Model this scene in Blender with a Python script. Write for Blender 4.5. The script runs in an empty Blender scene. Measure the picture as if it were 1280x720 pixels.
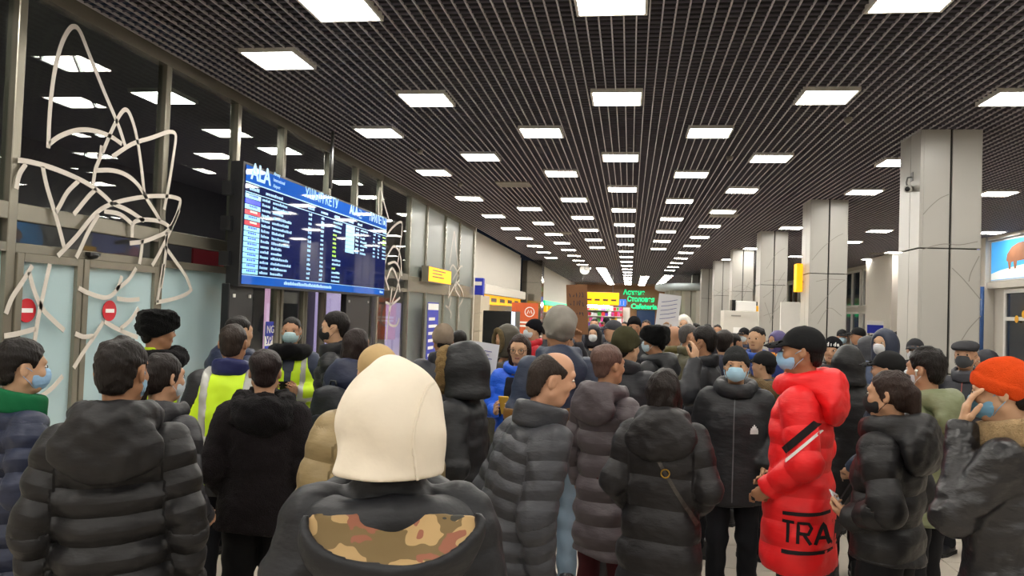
import bpy, bmesh, math, random
import numpy as np
from mathutils import Matrix, Vector

# ------------------------------------------------------------------ camera, world, exposure
FOC, YAW, PITCH, ROLL = 970.0, 0.15170, 0.02913, 0.035     # focal length in pixels of a 1280 px wide frame
CAMZ = 1.85
H = 4.43                                                   # ceiling grid height
scene = bpy.context.scene
COL = scene.collection

def cam_axes():
    cy, sy, cp, sp = math.cos(YAW), math.sin(YAW), math.cos(PITCH), math.sin(PITCH)
    f = np.array([-sy * cp, cy * cp, sp]); r = np.array([cy, sy, 0.0]); u = np.cross(r, f)
    c, s = math.cos(ROLL), math.sin(ROLL)
    return c * r + s * u, -s * r + c * u, f
CR, CU, CF = cam_axes()
cd = bpy.data.cameras.new('camera'); cam = bpy.data.objects.new('camera', cd); COL.objects.link(cam)
cd.sensor_fit = 'HORIZONTAL'; cd.sensor_width = 36.0; cd.lens = FOC / 1280.0 * 36.0; cd.clip_start = 0.05; cd.clip_end = 300
m = Matrix.Identity(4)
for k in range(3):
    m[k][0] = CR[k]; m[k][1] = CU[k]; m[k][2] = -CF[k]
m[2][3] = CAMZ
cam.matrix_world = m
scene.camera = cam

w = bpy.data.worlds.new('night'); scene.world = w; w.use_nodes = True
w.node_tree.nodes['Background'].inputs[0].default_value = (0.35, 0.42, 0.6, 1)
w.node_tree.nodes['Background'].inputs[1].default_value = 0.02
scene.view_settings.view_transform = 'Standard'; scene.view_settings.look = 'None'
scene.view_settings.gamma = 1.0; scene.view_settings.use_curve_mapping = False
scene.view_settings.exposure = 0.0
LAMP = 38.0                                                 # radiance of the ceiling panels

# ------------------------------------------------------------------ picture -> place
def ray(x, y):
    return CR * ((x - 640) / FOC) + CU * ((360 - y) / FOC) + CF
ORG = np.array([0, 0, CAMZ])
def atx(x, y, X): d = ray(x, y); return ORG + d * (X / d[0])
def aty(x, y, Y): d = ray(x, y); return ORG + d * (Y / d[1])
def atz(x, y, Z): d = ray(x, y); return ORG + d * ((Z - CAMZ) / d[2])
def atd(x, y, D): return ORG + ray(x, y) * D

# ------------------------------------------------------------------ colour and material
def lin(c):
    if isinstance(c, str):
        c = c.lstrip('#'); c = [int(c[i:i + 2], 16) / 255 for i in (0, 2, 4)]
    return tuple(((v / 12.92) if v <= 0.04045 else ((v + 0.055) / 1.055) ** 2.4) for v in c)
MATS = {}
def mat(name, col, rough=0.6, metal=0.0, spec=0.5, var=0.12, scale=6.0, bump=0.0, bscale=60.0, emit=0.0, coat=0.0, sheen=0.0, stretch=None, bdist=0.01, seam=0.0):
    if name in MATS: return MATS[name]
    M = bpy.data.materials.new(name); M.use_nodes = True
    nt = M.node_tree; N = nt.nodes; L = nt.links; b = N['Principled BSDF']
    c = lin(col)
    tc = N.new('ShaderNodeTexCoord'); no = N.new('ShaderNodeTexNoise')
    no.inputs['Scale'].default_value = scale; no.inputs['Detail'].default_value = 4
    src = tc.outputs['Object']
    if stretch:
        mp = N.new('ShaderNodeMapping'); mp.inputs['Scale'].default_value = stretch
        L.new(src, mp.inputs['Vector']); src = mp.outputs['Vector']
    L.new(src, no.inputs['Vector'])
    if var > 0:
        mx = N.new('ShaderNodeMix'); mx.data_type = 'RGBA'
        mx.inputs[6].default_value = (*[v * (1 - var) for v in c], 1)
        mx.inputs[7].default_value = (*[min(1, v * (1 + var)) for v in c], 1)
        L.new(no.outputs['Fac'], mx.inputs[0]); L.new(mx.outputs[2], b.inputs['Base Color'])
    else:
        b.inputs['Base Color'].default_value = (*c, 1)
    b.inputs['Roughness'].default_value = rough; b.inputs['Metallic'].default_value = metal
    b.inputs['Specular IOR Level'].default_value = spec
    b.inputs['Coat Weight'].default_value = coat; b.inputs['Coat Roughness'].default_value = 0.03
    b.inputs['Sheen Weight'].default_value = sheen
    if bump > 0:
        n2 = N.new('ShaderNodeTexNoise'); n2.inputs['Scale'].default_value = bscale; n2.inputs['Detail'].default_value = 3
        L.new(src, n2.inputs['Vector'])
        bp = N.new('ShaderNodeBump'); bp.inputs['Strength'].default_value = bump; bp.inputs['Distance'].default_value = bdist
        L.new(n2.outputs['Fac'], bp.inputs['Height'])
        last = bp
        if seam:                                           # stitched seams of padded cloth: relief read from the mesh's own seam count
            at = N.new('ShaderNodeAttribute'); at.attribute_name = 'seam'
            fr = N.new('ShaderNodeMath'); fr.operation = 'PINGPONG'; fr.inputs[1].default_value = 0.5
            L.new(at.outputs['Fac'], fr.inputs[0])
            pw = N.new('ShaderNodeMath'); pw.operation = 'POWER'; pw.inputs[1].default_value = 0.55; L.new(fr.outputs[0], pw.inputs[0])
            b2 = N.new('ShaderNodeBump'); b2.inputs['Strength'].default_value = seam; b2.inputs['Distance'].default_value = 0.035
            L.new(pw.outputs[0], b2.inputs['Height']); L.new(bp.outputs['Normal'], b2.inputs['Normal']); last = b2
        L.new(last.outputs['Normal'], b.inputs['Normal'])
    if emit > 0:
        b.inputs['Emission Color'].default_value = (*c, 1); b.inputs['Emission Strength'].default_value = emit
    MATS[name] = M
    return M
def glass(name, tint, rough=0.0, milk=0.0, milkcol='#b8cdd2', ior=1.5):
    """pane: clear transmission and mirror reflection by Fresnel, with an optional milky (frosted) share"""
    M = bpy.data.materials.new(name); M.use_nodes = True
    nt = M.node_tree; N = nt.nodes; L = nt.links
    for n in list(N):
        if n.type != 'OUTPUT_MATERIAL': N.remove(n)
    out = [n for n in N if n.type == 'OUTPUT_MATERIAL'][0]
    tr = N.new('ShaderNodeBsdfTransparent'); tr.inputs[0].default_value = (*lin(tint), 1)
    base = tr.outputs[0]
    if milk > 0:
        no = N.new('ShaderNodeTexNoise'); no.inputs['Scale'].default_value = 0.7
        di = N.new('ShaderNodeBsdfDiffuse'); di.inputs[0].default_value = (*lin(milkcol), 1)
        tl = N.new('ShaderNodeBsdfTranslucent'); tl.inputs[0].default_value = (*lin(milkcol), 1)
        m0 = N.new('ShaderNodeMixShader'); m0.inputs[0].default_value = 0.35
        L.new(di.outputs[0], m0.inputs[1]); L.new(tl.outputs[0], m0.inputs[2])
        m1 = N.new('ShaderNodeMixShader'); m1.inputs[0].default_value = milk
        L.new(base, m1.inputs[1]); L.new(m0.outputs[0], m1.inputs[2]); base = m1.outputs[0]
    gl = N.new('ShaderNodeBsdfGlossy'); gl.inputs['Roughness'].default_value = rough
    ge = N.new('ShaderNodeNewGeometry'); dt = N.new('ShaderNodeVectorMath'); dt.operation = 'DOT_PRODUCT'
    L.new(ge.outputs['Incoming'], dt.inputs[0]); L.new(ge.outputs['Normal'], dt.inputs[1])
    def mth(op, a, b):
        n = N.new('ShaderNodeMath'); n.operation = op
        for k, v in enumerate((a, b)):
            if v is None: continue
            if isinstance(v, (int, float)): n.inputs[k].default_value = v
            else: L.new(v, n.inputs[k])
        return n.outputs[0]
    ab = mth('ABSOLUTE', dt.outputs['Value'], None); f0 = ((ior - 1) / (ior + 1)) ** 2
    fr = mth('ADD', mth('MULTIPLY', mth('POWER', mth('SUBTRACT', 1.0, ab), 5.0), 1 - f0), f0)
    m2 = N.new('ShaderNodeMixShader')
    L.new(fr, m2.inputs[0]); L.new(base, m2.inputs[1]); L.new(gl.outputs[0], m2.inputs[2])
    L.new(m2.outputs[0], out.inputs[0])
    MATS[name] = M
    return M

# ------------------------------------------------------------------ object helpers
def prop(o, label=None, cat=None, group=None, kind=None):
    if label: o['label'] = label
    if cat: o['category'] = cat
    if group: o['group'] = group
    if kind: o['kind'] = kind
    return o
def empty(name, loc=(0, 0, 0), rz=0.0, sc=1.0, label=None, cat=None, group=None, kind=None):
    o = bpy.data.objects.new(name, None); COL.objects.link(o); o.empty_display_size = 0.2
    o.location = loc; o.rotation_euler = (0, 0, rz); o.scale = (sc, sc, sc)
    return prop(o, label, cat, group, kind)
def link(name, me, M=None, parent=None, smooth=False):
    o = bpy.data.objects.new(name, me); COL.objects.link(o)
    if parent: o.parent = parent
    if M is not None:
        if not me.materials: me.materials.append(M)
        elif me.materials[0] != M:
            o.material_slots[0].link = 'OBJECT'; o.material_slots[0].material = M
    if smooth: me.polygons.foreach_set('use_smooth', [True] * len(me.polygons))
    return o
def mesh(name, V, Fc, M=None, parent=None, smooth=False):
    me = bpy.data.meshes.new(name)
    if isinstance(Fc, np.ndarray):
        V = np.asarray(V, dtype=np.float32); n, k = Fc.shape
        me.vertices.add(len(V)); me.vertices.foreach_set('co', V.ravel())
        me.loops.add(n * k); me.loops.foreach_set('vertex_index', Fc.astype(np.int32).ravel())
        me.polygons.add(n); me.polygons.foreach_set('loop_start', np.arange(0, n * k, k, dtype=np.int32))
        me.update(calc_edges=True)
    else:
        me.from_pydata([tuple(map(float, v)) for v in V], [], Fc); me.update()
    return link(name, me, M, parent, smooth)
def boxdata(lo, hi):
    x0, y0, z0 = lo; x1, y1, z1 = hi
    V = [(x0, y0, z0), (x1, y0, z0), (x1, y1, z0), (x0, y1, z0), (x0, y0, z1), (x1, y0, z1), (x1, y1, z1), (x0, y1, z1)]
    Fc = [(3, 2, 1, 0), (4, 5, 6, 7), (0, 1, 5, 4), (1, 2, 6, 5), (2, 3, 7, 6), (3, 0, 4, 7)]
    return V, Fc
def box(name, lo, hi, M, parent=None, bev=0.0):
    lo, hi = [min(a, b) for a, b in zip(lo, hi)], [max(a, b) for a, b in zip(lo, hi)]
    if bev <= 0:
        V, Fc = boxdata(lo, hi); return mesh(name, V, Fc, M, parent)
    bm = bmesh.new(); V, Fc = boxdata(lo, hi); vs = [bm.verts.new(v) for v in V]
    for f in Fc: bm.faces.new([vs[i] for i in f])
    bmesh.ops.bevel(bm, geom=list(bm.edges), offset=bev, segments=1, affect='EDGES')
    me = bpy.data.meshes.new(name); bm.to_mesh(me); bm.free()
    return link(name, me, M, parent)
def boxes(name, lst, M, parent=None):
    V, Fc = [], []
    for lo, hi in lst:
        v, f = boxdata(lo, hi); k = len(V); V += v; Fc += [tuple(i + k for i in q) for q in f]
    return mesh(name, V, Fc, M, parent)
def tube(name, pts, r, M, parent=None, seg=8, closed=False):
    pts = [Vector(p) for p in pts]; n = len(pts); V, Fc = [], []
    rr = r if hasattr(r, '__len__') else [r] * n
    up = Vector((0, 0, 1)); prev = None
    for i, p in enumerate(pts):
        t = (pts[min(i + 1, n - 1)] - pts[max(i - 1, 0)]).normalized()
        if prev is None:
            a = t.cross(up if abs(t.z) < 0.95 else Vector((1, 0, 0))).normalized()
        else:
            a = (prev - t * prev.dot(t)).normalized()
        prev = a; b = t.cross(a)
        for k in range(seg):
            an = 2 * math.pi * k / seg
            V.append(p + (a * math.cos(an) + b * math.sin(an)) * rr[i])
    for i in range(n - 1):
        for k in range(seg):
            Fc.append((i * seg + k, i * seg + (k + 1) % seg, (i + 1) * seg + (k + 1) % seg, (i + 1) * seg + k))
    Fc.append(tuple(range(seg))[::-1]); Fc.append(tuple((n - 1) * seg + k for k in range(seg)))
    return mesh(name, V, Fc, M, parent, True)
def lathe(name, prof, M, parent=None, seg=24, loc=(0, 0, 0), smooth=True):
    V, Fc = [], []
    for r, z in prof:
        for k in range(seg):
            a = 2 * math.pi * k / seg; V.append((loc[0] + r * math.cos(a), loc[1] + r * math.sin(a), loc[2] + z))
    for i in range(len(prof) - 1):
        for k in range(seg):
            Fc.append((i * seg + k, i * seg + (k + 1) % seg, (i + 1) * seg + (k + 1) % seg, (i + 1) * seg + k))
    Fc.append(tuple(range(seg))[::-1]); Fc.append(tuple((len(prof) - 1) * seg + k for k in range(seg)))
    return mesh(name, V, Fc, M, parent, smooth)
def frame(origin, X, Y):
    """matrix whose local x, y run along X, Y at origin (z out of the plane)"""
    X = Vector(X).normalized(); Y = Vector(Y).normalized(); Z = X.cross(Y)
    m = Matrix.Identity(4)
    for k in range(3): m[k][0], m[k][1], m[k][2], m[k][3] = X[k], Y[k], Z[k], origin[k]
    return m
def text(name, s, size, M, mtx, parent=None, ext=0.004, align='LEFT', sx=1.0, shear=0.0, bold=0.0):
    cu = bpy.data.curves.new(name, 'FONT'); cu.body = s; cu.size = size; cu.extrude = ext; cu.align_x = align
    cu.align_y = 'BOTTOM_BASELINE'; cu.resolution_u = 2; cu.shear = shear; cu.offset = bold
    tmp = bpy.data.objects.new(name, cu)
    me = bpy.data.meshes.new_from_object(tmp)
    bpy.data.objects.remove(tmp)
    S = Matrix.Diagonal((sx, 1, 1, 1))
    me.transform(mtx @ S)
    for p in me.polygons: p.use_smooth = False
    me.materials.clear()
    return link(name, me, M, parent)
def prism(name, pts2, mtx, thick, M, parent=None):
    """outline pts2 (counter-clockwise) in the plane of mtx, extruded by thick along its z"""
    n = len(pts2); V = [mtx @ Vector((x, y, 0)) for x, y in pts2] + [mtx @ Vector((x, y, thick)) for x, y in pts2]
    Fc = [tuple(range(n))[::-1], tuple(range(n, 2 * n))] + [(i, (i + 1) % n, n + (i + 1) % n, n + i) for i in range(n)]
    return mesh(name, V, Fc, M, parent)
def smoothline(pts, sub=5):
    """Catmull-Rom through the points"""
    P = [np.array(p, float) for p in pts]
    if len(P) < 3: return P
    out = []
    Q = [2 * P[0] - P[1]] + P + [2 * P[-1] - P[-2]]
    for i in range(1, len(Q) - 2):
        a, b, c, d = Q[i - 1:i + 3]
        for k in range(sub):
            t = k / sub
            out.append(0.5 * (2 * b + (c - a) * t + (2 * a - 5 * b + 4 * c - d) * t * t + (3 * b - a - 3 * c + d) * t ** 3))
    out.append(P[-1]); return out
def stripe(name, pts2, width, mtx, thick, M, parent=None):
    """flat band of constant width along a 2-D line, in the plane of mtx"""
    P = [np.array(p, float) for p in pts2]; n = len(P); V, Fc = [], []
    for i in range(n):
        t = P[min(i + 1, n - 1)] - P[max(i - 1, 0)]; t = t / (np.linalg.norm(t) + 1e-9); nn = np.array([-t[1], t[0]]) * width / 2
        for z in (0, thick):
            for s in (1, -1):
                q = P[i] + nn * s; V.append(mtx @ Vector((q[0], q[1], z)))
    for i in range(n - 1):
        a, b = 4 * i, 4 * i + 4
        Fc += [(a + 2, a + 3, b + 3, b + 2), (a, b, b + 1, a + 1), (a, a + 2, b + 2, b), (a + 1, b + 1, b + 3, a + 3)]
    Fc += [(0, 1, 3, 2), (4 * n - 4, 4 * n - 2, 4 * n - 1, 4 * n - 3)]
    return mesh(name, V, Fc, M, parent)
random.seed(7); RNG = np.random.default_rng(7)
# ------------------------------------------------------------------ materials of the hall
m_tile = mat('floor_tile', '#b9b0a3', rough=0.3, spec=0.45, var=0.07, scale=2.5)
m_grout = mat('floor_joint', '#7d766c', rough=0.8)
m_white = mat('white_wall', '#c9c4bb', rough=0.6, var=0.04)
m_alu = mat('champagne_aluminium', '#8f8a7c', rough=0.26, metal=0.55, var=0.06)
m_panel = mat('column_panel', '#b3b1ab', rough=0.32, spec=0.6, var=0.04, scale=1.2)
m_gap = mat('gap_shade', '#34322f', rough=0.8)  # column core coloured dark to stand in for shade between the panels
m_void = mat('black_painted_soffit', '#17151a', rough=0.95, var=0)
m_slat = mat('ceiling_slat_lit', '#b4afb4', rough=0.45, var=0.05)  # lighter than the cross slats: reflected light put into the colour
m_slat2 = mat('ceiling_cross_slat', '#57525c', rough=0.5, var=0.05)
m_lamp = mat('lamp_panel', '#fffaf0', rough=0.5, var=0, emit=LAMP)
m_lframe = mat('lamp_frame', '#d8d4cc', rough=0.5)
m_black = mat('black_plastic', '#101114', rough=0.4)
m_blackgloss = mat('black_gloss', '#07080b', rough=0.15)
m_glass = glass('clear_glass', '#e6eceb', 0.0)
m_frost = glass('frosted_glass', '#c8d8d8', 0.04, milk=0.93, milkcol='#cbe2e6')
m_frost2 = glass('pearl_glass', '#c8d8d8', 0.3, milk=0.97, milkcol='#8d958e')
m_decal = mat('white_vinyl', '#c6beb4', rough=0.5, var=0.03)
m_red = mat('sign_red', '#c0202c', rough=0.4, var=0.05)
m_wht = mat('sign_white', '#e8e6e2', rough=0.5, var=0.02)
m_yel = mat('lit_yellow', '#ffb800', rough=0.5, var=0.06, scale=1.5, emit=0.75)
m_yelp = mat('yellow_paint', '#f0b010', rough=0.5, var=0.06)
m_grn = mat('lit_green', '#14d88a', rough=0.5, var=0, emit=0.9)
m_steel = mat('steel', '#8c8c8c', rough=0.3, metal=0.9)
m_wood = mat('wood_panel', '#8a5f3c', rough=0.55, var=0.2, scale=3, stretch=(1, 1, 6))
m_blue = mat('sign_blue', '#1f2fa8', rough=0.5, var=0.05)
m_orange = mat('poster_orange', '#cc5a2c', rough=0.6, var=0.08)
m_darkroom = mat('dark_lobby', '#6a6466', rough=0.8)
m_lobby = mat('lobby_floor', '#6d6862', rough=0.5)
m_brown = mat('bronze_door', '#3c372f', rough=0.4, var=0.1)
WX = -4.95          # plane of the glazed wall
RX = 10.3           # plane of the right wall
EY = 70.0           # end wall

# ------------------------------------------------------------------ floor
fl = empty('floor', kind='structure')
box('floor_slab', (-12, -14, -0.12), (11, 71, -0.012), m_grout, fl)
TS = 0.6
me_tile = None
rest = []
nx0, nx1 = -9, 17
def tile_mesh():
    V, Fc = boxdata((0.003, 0.003, -0.02), (TS - 0.003, TS - 0.003, 0.0))
    me = bpy.data.meshes.new('tile'); me.from_pydata(V, [], Fc); me.materials.append(m_tile); return me
me_tile = tile_mesh()
cnt = 0
for j in range(-23, 118):
    for i in range(-9, 18):
        x, y = i * TS + 0.1, j * TS
        near = 2.9 < y < 9.4 and abs(math.atan2(x + 0.3, y + 0.3) + YAW) < 0.66
        if near and cnt < 290:
            o = link('tile', me_tile, m_tile, fl); o.location = (x, y, 0); cnt += 1
        else:
            rest.append(((x + .003, y + .003, -.02), (x + TS - .003, y + TS - .003, 0)))
prop(boxes('far_tiles', rest, m_tile, fl), kind='stuff')
box('lobby_floor', (-12, -3, -0.012), (-5.35, 71, -0.002), m_lobby, fl)

# ------------------------------------------------------------------ ceiling: open black grid of slats
ce = empty('ceiling', (0, 0, 0), kind='structure')
box('ceiling_slab', (-5.2, -14, H + 0.45), (RX + 0.2, EY, H + 0.55), m_void, ce)
G = 0.11
sl = []
x = -4.86
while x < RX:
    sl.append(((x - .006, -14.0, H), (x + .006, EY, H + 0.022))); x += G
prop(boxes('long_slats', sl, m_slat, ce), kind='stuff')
sl = []
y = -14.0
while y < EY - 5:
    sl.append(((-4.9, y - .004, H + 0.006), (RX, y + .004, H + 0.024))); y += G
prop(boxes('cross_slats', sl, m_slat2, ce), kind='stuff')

# ceiling lamps
LV, LF = boxdata((-0.275, -0.275, 0.006), (0.275, 0.275, 0.02))
me_diff = bpy.data.meshes.new('diffuser'); me_diff.from_pydata(LV, [], LF); me_diff.materials.append(m_lamp)
def frame_mesh(a, b, z0, z1):
    V, Fc = [], []
    for lo, hi in (((-a, -a, z0), (a, -b, z1)), ((-a, b, z0), (a, a, z1)), ((-a, -b, z0), (-b, b, z1)), ((b, -b, z0), (a, b, z1))):
        v, f = boxdata(lo, hi); k = len(V); V += v; Fc += [tuple(i + k for i in q) for q in f]
    me = bpy.data.meshes.new('lamp_frame'); me.from_pydata(V, [], Fc); return me
me_fr = frame_mesh(0.3, 0.275, 0.0, 0.05); me_fr.materials.append(m_lframe)
me_bk = bpy.data.meshes.new('housing'); V, Fc = boxdata((-0.3, -0.3, 0.05), (0.3, 0.3, 0.06)); me_bk.from_pydata(V, [], Fc); me_bk.materials.append(m_lframe)
XC = {-3: -3.756, -2: -2.559, -1: -1.33, 0: -0.229, 1: 1.012, 2: 2.137}
lamps = []
def col_rows(ys, stop, step=3.13):
    r = list(ys)
    while r[-1] + step < stop: r.append(r[-1] + step)
    return r
for yv in col_rows([6.32, 9.22, 12.74, 15.98, 19.19, 22.3], 68): lamps.append((XC[0], yv))
for yv in col_rows([7.66, 10.98, 14.24, 17.54, 20.78, 23.9], 38): lamps.append((XC[-3], yv))
for yv in [6.32, 9.22, 12.74] + col_rows([19.19, 22.3], 47): lamps.append((XC[-2], yv))
for yv in col_rows([10.98, 14.24, 17.54, 20.78, 23.9], 31): lamps.append((XC[-1], yv))
for yv in col_rows([10.98, 14.24, 17.54, 20.78, 23.9], 31): lamps.append((XC[1], yv))
for yv in col_rows([6.4, 9.22, 12.74, 15.98, 19.19, 22.3], 45): lamps.append((XC[2], yv))
for yv in np.arange(44, 68, 1.55): lamps.append((XC[-1] - 0.35, yv))
for yv in np.arange(52, 68, 2.2): lamps.append((0.9, yv))
for yv in np.arange(50, 68, 2.0): lamps.append((2.35, yv))
for px, py in ((1270, 121), (1125, 202), (1080, 239), (1246, 241), (1099, 288), (1238, 290), (989, 284), (1064, 302), (996, 320), (1118, 315), (1088, 323.5), (940, 310), (911, 324)):
    p = atz(px, py, H); lamps.append((p[0], p[1]))
for yv in (3.3, 0.2, -2.9, -6.1, -9.2, -12.3):           # the rows go on over the camera and behind it
    for i in (-2, 0, 2): lamps.append((XC[i], yv))
for yv in (4.6, 1.4, -1.8, -5.0, -8.2, -11.4): lamps.append((XC[-3], yv))
for yv in (6.2, 3.1, 0.0, -3.1, -6.2, -9.3): lamps += [(4.2, yv), (6.85, yv)]
def in_view(x, y, z, r=0.3):
    for dx in (-r, r):
        for dy in (-r, r):
            d = np.array([x + dx, y + dy, z]) - ORG; f = d @ CF
            if f > 0.05 and 0 <= 640 + FOC * (d @ CR) / f <= 1280 and 0 <= 360 - FOC * (d @ CU) / f <= 720: return True
    return False
for xx, yy in lamps:
    nm = 'ceiling_lamp' if in_view(xx, yy, H) else 'ceiling_lamp_offscreen'
    o = empty(nm, (xx, yy, H - 0.03), 0, 1, 'square white light panel set flush in the black ceiling grid', 'lamp', 'light panels of the ceiling grid')
    link('frame', me_fr, m_lframe, o); link('diffuser', me_diff, m_lamp, o); link('housing', me_bk, m_lframe, o)

# air vents in the ceiling
m_vent = mat('vent_grey', '#8b857b', rough=0.6)
for px, py, lab in ((642, 230, 'beige slatted air vent in the ceiling beside the gap in the lamp row'), (905, 269, 'beige slatted air vent in the ceiling right behind a lamp'),
                    (1100, 317, 'beige slatted air vent in the ceiling beyond the tiled columns'), (701, 291, 'beige slatted air vent far down the lamp row')):
    p = atz(px, py, H); o = empty('ceiling_vent', (p[0], p[1], H - 0.02), 0, 1, lab, 'air vent')
    boxes('frame', [((-.34, -.3, 0), (.34, -.24, .03)), ((-.34, .24, 0), (.34, .3, .03)), ((-.34, -.24, 0), (-.28, .24, .03)), ((.28, -.24, 0), (.34, .24, .03))], m_vent, o)
    for k in range(6): box('slat', (-.28, -.22 + k * .08, .004), (.28, -.17 + k * .08, .02), m_vent, o)
    box('backing', (-.3, -.28, .025), (.3, .28, .035), m_vent, o)
# little sprinkler heads / detectors
for k, (px, py, lab) in enumerate(((525, 190, 'tiny detector pair under the grid near the hanging pole'), (575, 231, 'tiny detector under the grid before the white wall'), (912, 198, 'tiny grey detector under the grid between two lamp rows'), (1060, 150, 'tiny detector under the dark grid by the big column'))):
    p = atz(px, py, H - 0.03)
    prop(lathe('smoke_detector', [(.0, -.04), (.03, -.035), (.05, -.01), (.055, .03)], m_vent, None, 12, tuple(p)), lab, 'detector')

# ------------------------------------------------------------------ left glazed wall
wl = empty('wall_left', (0, 0, 0), kind='structure')
MY = [3.4, 5.52, 7.52, 9.03, 10.33, 12.03, 13.3, 14.69, 16.78]
PY = [16.78, 18.24, 20.13, 21.9, 24.0]
for yv in MY + PY[1:]:
    box('mullion', (WX - .06, yv - .045, 0), (WX + .05, yv + .045, H), m_alu, wl, 0.006)
box('head_rail', (WX - .06, -14.0, H - .12), (WX + .06, 24.0, H + .02), m_alu, wl)
def bays(L): return list(zip(L[:-1], L[1:]))
for a, b in bays(MY):
    box('upper_transom', (WX - .05, a + .045, 2.44), (WX + .045, b - .045, 2.58), m_alu, wl, 0.005)
    box('lower_transom', (WX - .05, a + .045, 2.18), (WX + .045, b - .045, 2.26), m_alu, wl, 0.005)
    box('glass_pane', (WX - .012, a + .04, 2.57), (WX + .0, b - .04, H - .1), m_glass, wl)
    box('glass_pane', (WX - .012, a + .04, 2.25), (WX + .0, b - .04, 2.45), m_glass, wl)
for a, b in ((3.4, 5.52), (7.52, 9.03)):
    box('frosted_pane', (WX - .012, a + .04, 0.12), (WX + .0, b - .04, 2.19), m_frost, wl)
    box('sill_rail', (WX - .05, a + .045, 0), (WX + .045, b - .045, .14), m_alu, wl)
for a, b in ((9.03, 10.33), (12.03, 13.3), (14.69, 16.78)):
    box('glass_pane', (WX - .012, a + .04, 0.12), (WX + .0, b - .04, 2.19), m_glass, wl)
    box('sill_rail', (WX - .05, a + .045, 0), (WX + .045, b - .045, .14), m_alu, wl)
for a, b in bays(PY):
    box('pearl_panel', (WX - .02, a + .04, 2.55), (WX + .0, b - .04, H - .1), m_frost2, wl)
    box('pearl_panel', (WX - .02, a + .04, 0.1), (WX + .0, b - .04, 2.2), m_frost2, wl)
    box('transom', (WX - .05, a + .045, 2.2), (WX + .05, b - .045, 2.55), m_alu, wl)
prop(box('wall_leftnear', (WX - .1, -14, 0), (WX, 3.35, H), m_white), kind='structure'); prop(box('wall_behind', (WX - .1, -14.2, 0), (RX + .2, -14, H + .5), m_white), kind='structure')
# sliding doors
def leaf(name, a, b, gm, frosted=True):
    d = empty(name, (WX + .02, 0, 0), kind='structure')
    box('stile', (-.03, a, 0.02), (.05, a + .07, 2.18), m_alu, d, .005); box('stile', (-.03, b - .07, 0.02), (.05, b, 2.18), m_alu, d, .005)
    box('rail', (-.03, a + .07, 0.02), (.05, b - .07, .14), m_alu, d); box('rail', (-.03, a + .07, 2.11), (.05, b - .07, 2.18), m_alu, d)
    box('pane', (0, a + .06, .13), (.012, b - .06, 2.12), gm, d)
    return d
leaf('door_1', 5.57, 6.33, m_frost); leaf('door_2', 6.345, 7.47, m_frost)
leaf('door_3', 10.38, 11.2, m_glass); leaf('door_4', 11.22, 11.98, m_glass)
leaf('door_5', 13.35, 14.0, m_glass); leaf('door_6', 14.02, 14.64, m_glass)

def wallm(): return frame((WX + .03, 0, 0), (0, 1, 0), (0, 0, 1))
def wp(px, py, X=WX + .03): p = atx(px, py, X); return (p[1], p[2])
def disc(n, r, cx=0, cy=0): return [(cx + r * math.cos(2 * math.pi * k / n), cy + r * math.sin(2 * math.pi * k / n)) for k in range(n)]
for px, py, lab in ((33, 388, 'round red no-entry sign with white bar on the door leaf beside the boy in navy'), (136.5, 388.5, 'round red no-entry sign with white bar on the door leaf nearer the fur-hatted guard')):
    X = WX + .045
    c = wp(px, py, X); o = empty('no_entry_sign', (X, c[0], c[1]), 0, 1, lab, 'sign')
    fm = frame((0, 0, 0), (0, 1, 0), (0, 0, 1))
    prism('red_disc', disc(28, 0.098), fm, .006, m_red, o)
    prism('white_bar', [(-.062, -.018), (.062, -.018), (.062, .018), (-.062, .018)], frame((.006, 0, 0), (0, 1, 0), (0, 0, 1)), .003, m_wht, o)
# door sensor
c = atx(116, 320, WX + .07); o = empty('door_sensor', tuple(c), 0, 1, 'small black motion sensor above the sliding doors', 'sensor')
lathe('dome', [(.0, -.03), (.04, -.022), (.055, 0), (.055, .015)], m_black, o, 14); box('base', (-.06, -.07, .0), (.03, .07, .03), m_black, o)

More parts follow.
